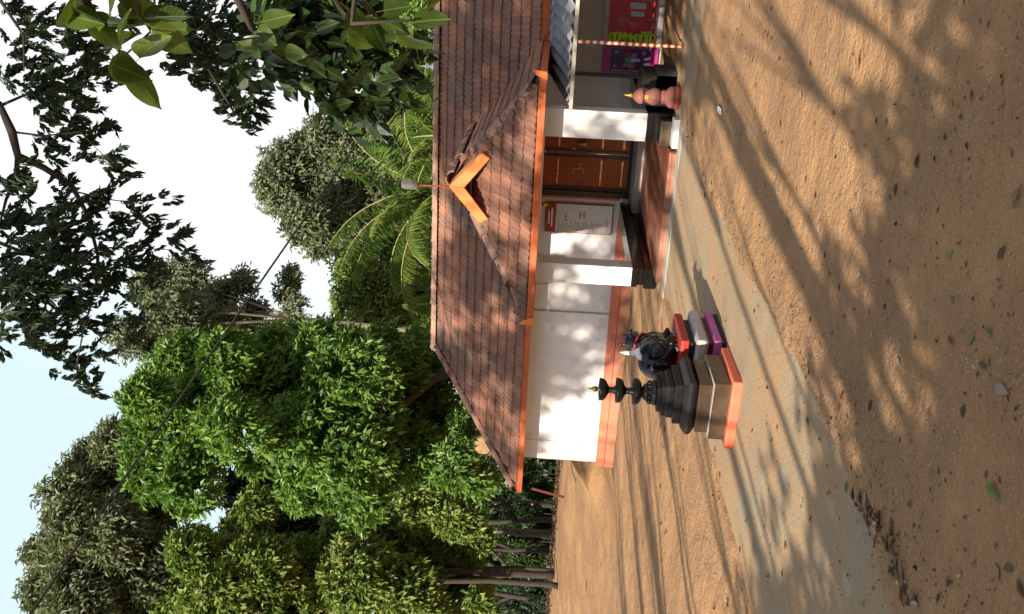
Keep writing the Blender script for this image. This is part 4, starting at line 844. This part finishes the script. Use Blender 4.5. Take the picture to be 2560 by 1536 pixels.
# veins on the near leaves: pale midrib and side ribs in the leaf's own coordinates
t = lm_near.node_tree; b = t.nodes['Principled BSDF']; src = b.inputs['Base Color'].links[0].from_socket
tcn = N(t, 'ShaderNodeTexCoord'); sp = N(t, 'ShaderNodeSeparateXYZ'); t.links.new(tcn.outputs['Object'], sp.inputs[0])
ab = N(t, 'ShaderNodeMath', operation='ABSOLUTE'); t.links.new(sp.outputs[0], ab.inputs[0])
mid = N(t, 'ShaderNodeMapRange'); mid.inputs[1].default_value = .004; mid.inputs[2].default_value = .018; mid.inputs[3].default_value = .7; mid.inputs[4].default_value = 0; t.links.new(ab.outputs[0], mid.inputs[0])
cb = N(t, 'ShaderNodeMath', operation='MULTIPLY_ADD'); cb.inputs[1].default_value = -.8; t.links.new(ab.outputs[0], cb.inputs[0]); t.links.new(sp.outputs[1], cb.inputs[2])
ml = N(t, 'ShaderNodeMath', operation='MULTIPLY'); ml.inputs[1].default_value = 62; t.links.new(cb.outputs[0], ml.inputs[0])
si = N(t, 'ShaderNodeMath', operation='SINE'); t.links.new(ml.outputs[0], si.inputs[0])
sr = N(t, 'ShaderNodeMapRange'); sr.inputs[1].default_value = .86; sr.inputs[2].default_value = 1.0; sr.inputs[4].default_value = .35; t.links.new(si.outputs[0], sr.inputs[0])
mxv = N(t, 'ShaderNodeMath', operation='MAXIMUM'); t.links.new(mid.outputs[0], mxv.inputs[0]); t.links.new(sr.outputs[0], mxv.inputs[1])
bl_ = N(t, 'ShaderNodeTexNoise'); bl_.inputs['Scale'].default_value = 7; t.links.new(tcn.outputs['Object'], bl_.inputs['Vector'])
br = N(t, 'ShaderNodeMapRange'); br.inputs[1].default_value = .62; br.inputs[2].default_value = .7; br.inputs[4].default_value = .5; t.links.new(bl_.outputs['Fac'], br.inputs[0])
x0 = N(t, 'ShaderNodeMixRGB'); x0.inputs[2].default_value = (.14, .11, .03, 1); t.links.new(br.outputs[0], x0.inputs[0]); t.links.new(src, x0.inputs[1])
x1 = N(t, 'ShaderNodeMixRGB'); x1.inputs[2].default_value = (.22, .27, .08, 1); t.links.new(mxv.outputs[0], x1.inputs[0]); t.links.new(x0.outputs[0], x1.inputs[1])
t.links.new(x1.outputs[0], b.inputs['Base Color'])
for l in list(t.links):
    if l.to_node.type == 'MIX_RGB' and l.from_socket == src and l.to_node not in (x0, x1): t.links.new(x1.outputs[0], l.to_socket)
leaf_me = [near_leaf_mesh(k) for k in range(12)]
OT = thing('overhanging_tree', (2.6, -1.2, 0), 'heart-leaved tree whose large leaves hang in nearest the camera at the upper right', 'tree')
def loc_of(P): return Vector(P)-OT.location
hub = Vector((1.9, 1.6, 3.2)); m = MB(); m.tube([(2.6, -1.2, -.1), (2.55, -1.1, 1.2), (2.4, -.4, 2.4), hub], [.16, .13, .11, .08], 12); part(m, 'trunk', bark, OT)
def leaf_cluster(c, r_, n, size, shade=(0, 5), face=None):
    for _ in range(n):
        P = Vector(c)+Vector((random.gauss(0, 1), random.gauss(0, 1), random.gauss(0, 1)))*r_*.6
        o = bpy.data.objects.new('leaf', leaf_me[random.randint(*shade)+6*random.randint(0, 1)]); col.objects.link(o); o.parent = OT
        s = size*random.uniform(.8, 1.2); o.scale = (s, s, s); o.location = loc_of(P)
        o.rotation_euler = (R(random.uniform(-75, -5)), R(random.uniform(-40, 40)), random.uniform(0, 6.28))
def leaf_stuff(lst, seed, leaf, n0):
    rng = np.random.default_rng(seed); C = []
    for x, y, r_, D, n in lst: C.append(np.array(at(x, y, D+.15))+rng.normal(0, .74*r_/FP*D, (n*n0, 3)))
    C = np.concatenate(C); Ax = unit(rng.normal(size=C.shape)*.8+np.array([.1, .1, -.7])); nv = unit(rng.normal(size=C.shape)+np.array([0, 0, .6])); L = leaf*(.7+.6*rng.random(len(C)))
    V, F = leaves6(C, Ax, nv, L, L*.66)
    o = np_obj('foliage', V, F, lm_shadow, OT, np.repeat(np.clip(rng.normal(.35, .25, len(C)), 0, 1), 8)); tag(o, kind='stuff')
def bough(pts, r0):
    m = MB(); m.tube(pts, [r0*(1-.75*i/(len(pts)-1)) for i in range(len(pts))], 7); part(m, 'branch', twig_m, OT)
cl = [(190,20,60,2.5,3),(250,70,60,2.5,6),(330,50,55,2.5,5),(300,110,50,2.5,3),(200,70,40,2.5,2),(335,150,14,2.5,2),(380,30,40,2.6,2),
      (960,50,60,2.7,4),(1040,50,50,2.7,3),(1000,90,30,2.7,1),(900,30,60,2.9,4),
      (620,50,40,3.6,5),(640,110,45,3.6,6)]
for x, y, r_, D, n in cl: leaf_cluster(at(x, y, D), r_/FP*D, n, .102 if D < 3 else .10, (2, 5))
clb = [(680,60,50,4.6,11),(740,50,50,4.8,13),(800,60,50,4.8,13),(850,50,50,4.6,12),(700,130,45,4.6,8),(760,110,45,4.8,12),(820,120,45,5,11),(880,110,45,4.6,10),(690,180,35,4.8,6),(740,180,40,5,8),(800,200,40,5,9),(850,190,35,4.8,7),(900,170,45,4.6,9),(940,150,45,4.6,9),(960,200,40,4.8,8),(1000,180,35,4.8,6),(1010,230,30,5,4),(860,240,40,5,8),(820,270,25,5,4),(880,290,30,5,5),(930,260,35,5,6),(1010,120,30,4.6,4),(780,0,60,4.8,12),(880,10,60,4.6,9),(620,180,30,4.8,4)]
for x, y, r_, D, n in clb: leaf_cluster(at(x, y, D), r_/FP*D, n, .105, (0, 1) if random.random() < .8 else (1, 4))  # mostly the darkest leaf tones, to read as silhouettes
leaf_stuff(clb, 12, .10, 3)
bough([hub, at(150, -200, 2.6), at(190, -40, 2.5), at(250, 60, 2.5), at(300, 130, 2.5)], .018)
bough([hub, at(560, -200, 3.4), at(590, -10, 3.5), at(630, 70, 3.6), at(680, 130, 4.4), at(760, 180, 4.8)], .022)
bough([hub, at(800, -250, 4.0), at(830, -20, 4.2), at(880, 70, 4.6), at(930, 160, 4.7), at(1000, 210, 4.9)], .022)
bough([hub, at(860, -180, 3), at(890, -30, 2.8), at(880, 60, 2.75), at(960, 55, 2.7), at(1040, 50, 2.7)], .012)
bough([at(880, 70, 4.6), at(850, 160, 4.9), at(860, 280, 5)], .01)

# fine-leaved bough hanging in at the top, its own tree
Am = [(50,50,55),(60,130,55),(25,180,35),(95,210,38),(170,40,35),(190,130,42),(150,225,45),(215,190,42),(255,215,28),(100,255,36),(135,300,42),(200,270,42),(245,312,28),(120,345,36),(180,345,36),(105,392,28),(192,388,28),(275,412,26),(255,395,14),
      (400,60,50),(450,40,55),(430,95,50),(485,130,50),(525,175,50),(560,205,48),(600,150,50),(545,250,42),(585,292,36),(605,330,16),(500,215,20),(425,175,18),(300,205,20),(520,60,50),(560,110,50),(620,230,40),(640,280,20),(330,210,14),(600,60,50),
      (40,470,36),(10,430,30),(150,480,34),(60,545,38),(130,540,30),(190,545,26),(240,505,26),(312,482,24),(335,520,26),(405,505,18),(280,550,34),(350,560,28),(60,600,50),(160,600,44),(240,600,32),(350,622,38),(440,628,26),(425,592,18),
      (50,660,60),(150,660,60),(250,660,48),(345,655,34),(60,740,60),(160,735,60),(270,725,46),(360,705,28),(120,820,56),(225,795,46),(325,790,32),(320,835,18),(170,880,42),(70,840,40),(150,925,26),(235,895,24),(215,950,24),(225,978,10),(20,830,40),(0,700,50),(0,570,50)]
FT = thing('fine_leaved_tree', (-3.5, -4.0, 0), 'dark fine-leaved tree spreading its hanging twigs across the upper right sky', 'tree')
bl = [(tuple(at(x, y, 8.2+.9*math.sin(x*.02+y*.013))), r_/FP*8.2) for x, y, r_ in Am]
def hang_crown(bl, seed, dens=1.0, leaf=.074):
    rng = np.random.default_rng(seed); C = []; Ax = []
    for c, r_ in bl:
        n = max(3, int(dens*r_*r_*720)); 
        P = np.array(c)+rng.normal(0, .52*r_, (n, 3)); P[:, 2] -= 0
        for p_ in P:                     # each sprig: a short drooping twig with paired leaflets
            d_ = np.array([rng.normal(0, .7)+.25, rng.normal(0, .7), -1.0]); d_ /= np.linalg.norm(d_); k = rng.integers(5, 9); up_ = rng.normal(0, 1, 3); s_ = np.cross(d_, up_); s_ /= np.linalg.norm(s_)+1e-9
            for j in range(k):
                for sg in (-1, 1): C.append(p_+d_*j*.018); Ax.append(d_*1.0+s_*sg*.5+rng.normal(0, .16, 3))
    C = np.array(C); Ax = unit(np.array(Ax)); nv = unit(rng.normal(size=C.shape)+np.array([0, 0, .8])); Ls = leaf*(.7+.6*rng.random(len(C)))
    V, F = leaves_np(C, Ax, nv, Ls, Ls*.42); return V, F, np.repeat(np.clip(rng.normal(.42, .2, len(C)), 0, 1), 2)
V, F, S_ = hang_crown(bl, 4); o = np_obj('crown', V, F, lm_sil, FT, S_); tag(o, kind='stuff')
def fbranch(pts, r0, par=FT):
    m = MB(); m.tube(pts, [r0*(1-.7*i/(len(pts)-1)) for i in range(len(pts))], 7); part(m, 'branch', twig_m, par)
top0 = Vector((-2.6, 1.0, 6.2))
m = MB(); m.tube([(-3.5, -4, -.1), (-3.4, -3.6, 2), (-3.1, -1.8, 4.4), top0], [.17, .14, .12, .09], 12); part(m, 'trunk', bark, FT)
fbranch([top0, at(-250, 240, 8), at(0, 265, 8), at(30, 330, 8), at(45, 390, 8), at(110, 420, 8.1), at(180, 465, 8.2), at(220, 540, 8.3), at(245, 640, 8.4)], .045)
fbranch([at(45, 390, 8), at(40, 440, 8), at(15, 500, 8), at(0, 560, 8)], .022)
fbranch([at(45, 420, 8), at(65, 460, 8), at(75, 520, 8), at(100, 570, 8)], .010)
fbranch([at(245, 640, 8.4), at(240, 720, 8.4), at(210, 820, 8.4), at(190, 920, 8.4)], .014)
fbranch([at(190, 480, 8.2), at(280, 500, 8.2), at(380, 515, 8.2)], .007); fbranch([at(240, 620, 8.4), at(320, 620, 8.4), at(430, 625, 8.4)], .009)
fbranch([at(0, 265, 8), at(80, 230, 8), at(170, 220, 8), at(250, 215, 8)], .012); fbranch([at(30, 330, 8), at(110, 340, 8), at(200, 330, 8), at(270, 400, 8)], .009)
fbranch([top0, at(-100, -200, 8), at(250, -80, 8), at(420, 40, 8), at(520, 170, 8), at(590, 290, 8)], .03)
fbranch([at(420, 40, 8), at(300, 150, 8), at(220, 190, 8)], .01); fbranch([at(0, 0, 8), at(60, 90, 8), at(60, 180, 8)], .014)
fbranch([at(245, 640, 8.4), at(150, 700, 8.3), at(60, 760, 8.2)], .012); fbranch([at(-20, 600, 8.2), at(80, 640, 8.2), at(160, 650, 8.3), at(245, 640, 8.4)], .016)

# the grove behind the photographer, which throws the long streaks of shade
def back_tree(x, y, blobs, n, seed, r0, leaf, trunk=True, top=None, mt_=lm_mid):
    t_ = thing('shade_tree', (x, y, -.1), 'leafy tree standing behind the photographer and casting shade on the yard', 'tree', 'trees standing behind the photographer')
    V, F, S_ = crown(blobs, n, 8, leaf, .45, seed=seed, shell=.95, gap=-.15, csize=leaf*1.1, gapscale=1.3); o = np_obj('crown', V, F, mt_, t_, S_); tag(o, kind='stuff')
    trunk_to(t_, (x, y, -.1), [b[0] for b in blobs], r0, bark, seed=seed, bend=.35, fork=.55)
rg = random.Random(77)
# tall ones: their crowns shade roof and wall, their stems lay the long streaks over the yard
for i, (x, y, h, r_, n, r0) in enumerate(((-9.4, -6, 13.6, 1.9, 210, .12), (-13.6, -6.5, 15.2, 1.4, 90, .08), (-3.3, -6.2, 14.2, 2.4, 800, .13), (-5.9, -7.2, 16.6, 1.9, 420, .12), (-8.4, -5.0, 13.4, 1.5, 230, .08), (-1.2, -7.0, 14.2, 2.6, 900, .12), (1.4, -6.5, 14.0, 2.6, 900, .13), (-11.6, -8, 16.4, 1.4, 90, .09), (-4.6, -4.2, 12.0, 1.2, 50, .06))):
    back_tree(x, y, [((x+rg.uniform(-1, 1)*r_, y+rg.uniform(-1, 1)*r_, h+rg.uniform(-1, 1.3)*r_*.8), r_*rg.uniform(.35, .55)) for _ in range(8)], n, 200+i, r0, .30)
# slim stems between them
for i, (x, y, h, r0) in enumerate(((-5.2, -2.6, 9.5, .035), (-2.9, -3.0, 9.0, .045), (-7.9, -3.2, 10.5, .04), (-.9, -2.4, 8.5, .035), (-10.3, -4.0, 11, .05), (-3.9, -2.2, 8.0, .03), (-1.7, -3.4, 8.2, .05), (.3, -3.0, 9.2, .04), (1.6, -2.8, 8.4, .05), (-2.3, -5.0, 10.5, .06), (2.9, -3.6, 9.5, .05), (-6.6, -4.6, 10.2, .05))):
    back_tree(x, y, [((x+rg.uniform(-.6, .6), y+rg.uniform(-.6, .6), h+rg.uniform(-.5, .9)), .5) for _ in range(5)], 40, 300+i, r0, .22)
# low crowns shade the nearest ground
for i, (x, y, h, n) in enumerate(((-3.0, -3.6, 3.5, 190), (-.8, -3.7, 3.6, 200), (1.4, -3.6, 3.9, 190), (-5.2, -3.8, 3.7, 120), (-1.9, -4.4, 4.0, 210), (.0, -4.6, 4.2, 230), (-4.0, -4.8, 4.2, 170), (2.4, -4.0, 4.4, 170), (-6.6, -4.4, 4.4, 110))):
    back_tree(x, y, [((x+rg.uniform(-1.1, 1.1), y+rg.uniform(-.5, .5), h+rg.uniform(-.75, .7)), rg.uniform(.5, .8)) for _ in range(8)], n, 400+i, .07, .20)

rng = np.random.default_rng(31)  # added wood out of view, blocks low skylight behind and beside the camera
bl = [((x_+rng.uniform(-1, 1), -24-rng.uniform(0, 5)-.1*abs(x_), rng.uniform(1, 8.5)), rng.uniform(2.2, 3.4)) for x_ in np.arange(-34, 36, 1.9)]
bl += [((15+rng.uniform(0, 4), y_, rng.uniform(1, 8)), rng.uniform(2, 3)) for y_ in np.arange(-22, 14, 2.0)] + [((-26-rng.uniform(0, 4), y_, rng.uniform(1, 7)), rng.uniform(2, 3)) for y_ in np.arange(-22, 6, 2.0)]
V, F, S_ = crown(bl, 7000, 6, .6, .5, seed=98, shell=.9, csize=.6, gap=-.9); o = np_obj('sky_block_wood', V, F, lm_mid, None, S_); tag(o, 'unseen green wood added behind and beside the yard to block the low sky', 'woodland', kind='stuff')

# ---------------- overhead cable ----------------
pts = [at(75, 1536, 15), at(955, 268, 21)]; a, b2 = pts; d_ = b2-a
m = MB(); m.tube([a-d_*.5+Vector((0, 0, .2))] + [a+d_*t for t in (0, .25, .5, .75, 1)] + [b2+d_*.6], .021, 6); o = m.build('overhead_cable', cable_m); tag(o, 'thin black cable strung diagonally across the sky above the roof', 'cable')

# ---------------- fallen leaves and litter ----------------
fm = {'brown': leafmat('fallen_brown', [(.10, .05, .025), (.2, .1, .05), (.3, .17, .09)], .1, .6), 'green': leafmat('fallen_green', [(.1, .17, .03), (.17, .24, .06), (.25, .32, .12)], .2, .5),
      'yellow': leafmat('fallen_yellow', [(.4, .33, .02), (.5, .42, .03), (.5, .4, .1)], .2, .5), 'grey': leafmat('fallen_grey', [(.2, .16, .13), (.3, .25, .2), (.42, .37, .32)], .1, .7), 'dark': leafmat('fallen_dark', [(.04, .022, .014), (.08, .045, .025), (.13, .08, .045)], .1, .5)}
def fallen_mesh(k, curl, mt_):
    rng = random.Random(k*31+int(curl*10)); prof = [.1, .6, .95, 1, .75, .35, .03]; Vv = []; F = []
    tw = rng.uniform(-.5, .5); xs = (-1, -.5, 0, .5, 1)
    for i, p_ in enumerate(prof):
        t_ = i/6; w_ = p_*.24
        for x_ in xs: Vv.append((x_*w_*math.cos(x_*curl), t_-.5, abs(math.sin(x_*curl))*w_*.9 + .10*curl*(t_-.5)**2*2 + tw*(t_-.5)*x_*w_*.5 + .02 + rng.uniform(-.012, .012)))
    for i in range(6):
        for j in range(4): F.append((i*5+j, i*5+j+1, i*5+j+6, i*5+j+5))
    z0 = min(v[2] for v in Vv); Vv = [(x, y, z-z0+.01) for x, y, z in Vv]
    return np_mesh('fallen_leaf', np.array(Vv), np.array(F), mt_, np.full(len(F), rng.random()), True)
fme = {c: [fallen_mesh(k, cu, fm[c]) for k, cu in enumerate((.2, .7, 1.2, .4))] for c in fm}
def gnd2(x, y):
    P = gnd(x, y, .02); onp = -4.8 < P.x < -2.68
    for _ in range(3): z = max(float(gz([P.x], [P.y])[0]), .0 if onp else -1); P = gnd(x, y, z)
    return P, z
def drop_leaf(x, y, c, px, label, group=None, lift=0):
    P, z = gnd2(x, y); D = (P-CAM).length; s = max(px, 14)/FP*D
    o = bpy.data.objects.new('fallen_leaf', random.choice(fme[c])); col.objects.link(o)
    o.location = (P.x, P.y, z+.001+lift); o.rotation_euler = (random.uniform(-.12, .12), random.uniform(-.12, .12), random.uniform(0, 6.28)); o.scale = (s, s, s)
    tag(o, label, 'leaf', group); return o
named = [(2151,147,'brown',38,'big dry brown leaf on sunlit sand in front of the striped pole'),(1949,147,'dark',24,'dark curled leaf on sand in line with the striped pole'),(2004,235,'grey',24,'greyish leaf on sand in front of the pink pillar'),(2296,401,'dark',36,'blackish crumpled leaf alone in the shaded sand'),
 (2420,365,'dark',24,'small dark leaf deep in the near shade'),(2431,238,'brown',30,'thin curled leaf sliver in the near shade'),(2242,476,'brown',34,'brown leaf lying in a small clump of litter'),(2225,492,'dark',22,'dark leaf at the edge of the small clump of litter'),(2123,559,'brown',24,'brown leaf on the sunlit strip in front of the porch floor'),(2506,631,'dark',44,'large dark brown curled leaf near the lower edge'),
 (2376,637,'green',34,'faded green leaf flat in the shaded sand'),(2400,608,'brown',26,'round brown leaf beside the faded green leaf'),(2149,688,'grey',26,'whitish curled leaf on the sand'),(2040,487,'dark',20,'dark leaf scrap on the streaked sand'),(2099,719,'dark',20,'small black leaf on the streaked sand'),(2384,750,'green',24,'small green and brown leaf in the shade'),
 (2115,370,'grey',22,'pale leaf scrap on the sunlit sand'),(1779,458,'dark',16,'tiny dark leaf near the porch step'),(1921,88,'brown',20,'orange-brown leaf at the right of the yard'),(2405,295,'green',22,'olive leaf half hidden in the sand'),(2397,450,'grey',22,'pale leaf fleck in the deep shade'),(2547,492,'grey',60,'large grey skeleton leaf at the lower edge'),
 (2476,825,'green',44,'bright green oval leaf on the near sand'),(2430,848,'green',36,'narrow dark green leaf beside the oval green leaf'),(2381,851,'brown',38,'orange-brown leaf left of the narrow green leaf'),(2458,913,'dark',36,'round dark brown leaf on the near sand'),(2508,975,'grey',60,'long tan dry leaf near the lower edge'),(2409,1027,'dark',34,'dark twisted leaf in the near shade'),
 (2249,903,'grey',34,'pale curled leaf on the shaded sand'),(2176,1016,'dark',34,'dark curled leaf right of the path edge'),(2096,1022,'brown',26,'brown leaf close to the path edge'),(2106,990,'dark',34,'long dark leaf close to the path edge'),(2021,1050,'green',26,'dull green leaf on the shaded path margin'),(2050,1099,'green',26,'grey-green leaf on the path margin'),
 (2487,1229,'green',64,'large pale green leaf with its stalk on the near sand'),(2347,1177,'dark',24,'dark leaf scrap in the wide shade'),(2275,1260,'dark',30,'dark folded leaf just right of the leaf heap'),(2119,1218,'green',30,'pale green leaf at the top of the leaf heap'),(2073,1234,'brown',28,'brown leaf lying on the cement path'),(2091,1363,'yellow',22,'bright yellow leaf on the cement path'),
 (2399,1441,'yellow',22,'small yellow leaf on the shaded sand'),(2368,1456,'dark',34,'dark curled leaf left in the shade near the heap'),(2497,1436,'brown',36,'brown curled leaf near the lower left corner'),(2523,1420,'dark',44,'dark folded leaf near the lower left corner'),(2554,1472,'dark',46,'dark leaf cut by the lower edge'),(2347,1493,'dark',28,'small dark leaf near the left edge'),
 (1964,1363,'brown',28,'brown leaf in the middle of the cement path'),(1923,1441,'brown',24,'brown leaf in the streaked part of the cement path'),(2026,799,'dark',24,'dark leaf right of the path near the bull stand'),(1467,1467,'dark',34,'large dark leaf on the far sunlit yard'),(1685,1301,'grey',18,'pale fleck of leaf on the sunlit yard')]
for x, y, c, px, lab in named: drop_leaf(x, y, c, px, lab)
heap = [(2150,1240),(2175,1280),(2190,1300),(2215,1340),(2235,1390),(2255,1430),(2280,1490),(2300,1520)]
for k in range(75):
    t_ = random.random()*(len(heap)-1); i = int(t_); q = t_-i; x = heap[i][0]*(1-q)+heap[i+1][0]*q+random.gauss(0, 9); y = heap[i][1]*(1-q)+heap[i+1][1]*q+random.gauss(0, 8)
    drop_leaf(x, y, random.choice(['dark', 'grey', 'brown', 'dark', 'brown']), random.uniform(22, 42), 'dry crumpled leaf in the heap along the edge of the cement path', 'dry leaves heaped along the path edge', lift=random.uniform(0, .02))
for k in range(235):
    x = random.uniform(1640, 2550); y = random.uniform(0, 1530)
    P = gnd(x, y)
    if (-5.4 < P.x < -2.4 and P.y > 12.6) or P.y > 16 or (-4.5 < P.x < -3.5 and 7 < P.y < 9.2): continue
    drop_leaf(x, y, random.choice(['dark', 'grey', 'brown', 'dark', 'brown']), random.uniform(12, 22), 'small dry leaf scrap scattered over the sandy yard', 'small dry leaves scattered over the yard')
# crumbs: grit, leaf bits and twigs that nobody could count
rng = np.random.default_rng(8); n = 5200
cx = rng.uniform(-9, 1.5, n); cy = 2.5+13*rng.random(n)**1.3; ok = ~((cx > -5.5) & (cx < -2.4) & (cy > 12.6)) & ~((cx > -4.5) & (cx < -3.5) & (cy > 7) & (cy < 9.2)); cx, cy = cx[ok], cy[ok]
edge = rng.random(len(cx)) < .3; ce = edge & (cy < 11); cx[ce] = -2.6 + rng.normal(0, .12, ce.sum()); cy[ce] = rng.uniform(2.4, 10.5, ce.sum())
cz = np.maximum(gz(cx, cy), np.where((cx > -4.8) & (cx < -2.66), .0, -9)) + .004
C = np.stack([cx, cy, cz], -1); a = rng.uniform(0, 6.28, len(C)); Dv = np.stack([np.cos(a), np.sin(a), rng.normal(.1, .2, len(a))], -1); nv = unit(rng.normal(0, .4, C.shape)+np.array([0, 0, 1.]))
Ls = rng.gamma(3, .0035, len(C))+.004; V, F = leaves_np(C, unit(Dv), nv, Ls, Ls*rng.uniform(.25, .8, len(C)))
o = np_obj('leaf_litter', V, F, fm['dark'], None, np.repeat(rng.random(len(C)), 2)); tag(o, 'tiny dark bits of leaf and twig strewn over the yard', 'leaf litter', kind='stuff')
# leaf litter, dark and dense to stand in for the shaded band on the bank
n = 16000; cx = rng.uniform(-36, -10.9, n); cy = 28.9-np.abs(rng.normal(0, 1.1, n)); C = np.stack([cx, cy, gz(cx, cy)+.01], -1); a = rng.uniform(0, 6.28, n)
Dv = np.stack([np.cos(a), np.sin(a), rng.normal(.2, .3, n)], -1); Ls = rng.uniform(.08, .22, n); V, F = leaves_np(C, unit(Dv), unit(rng.normal(0, .5, C.shape)+np.array([0, 0, 1.])), Ls, Ls*.4)
o = np_obj('bank_shade_litter', V, F, fm['dark'], None, np.repeat(rng.random(n), 2)); tag(o, 'leaf litter laid dark and thick as a band of shade along the crest of the earth bank', 'leaf litter', kind='stuff')
m = MB(); P = gnd(1805, 275); m.add([(P.x-.03, P.y-.13, .02), (P.x+.03, P.y-.1, .03), (P.x+.04, P.y+.02, .045), (P.x+.02, P.y+.15, .02), (P.x-.03, P.y+.12, .035), (P.x-.05, P.y, .02)], [(0, 1, 2, 5), (2, 3, 4, 5)])
o = m.build('plastic_scrap', whitepaint); tag(o, 'white plastic scrap lying on the ground in front of the pink offering pillar', 'scrap')
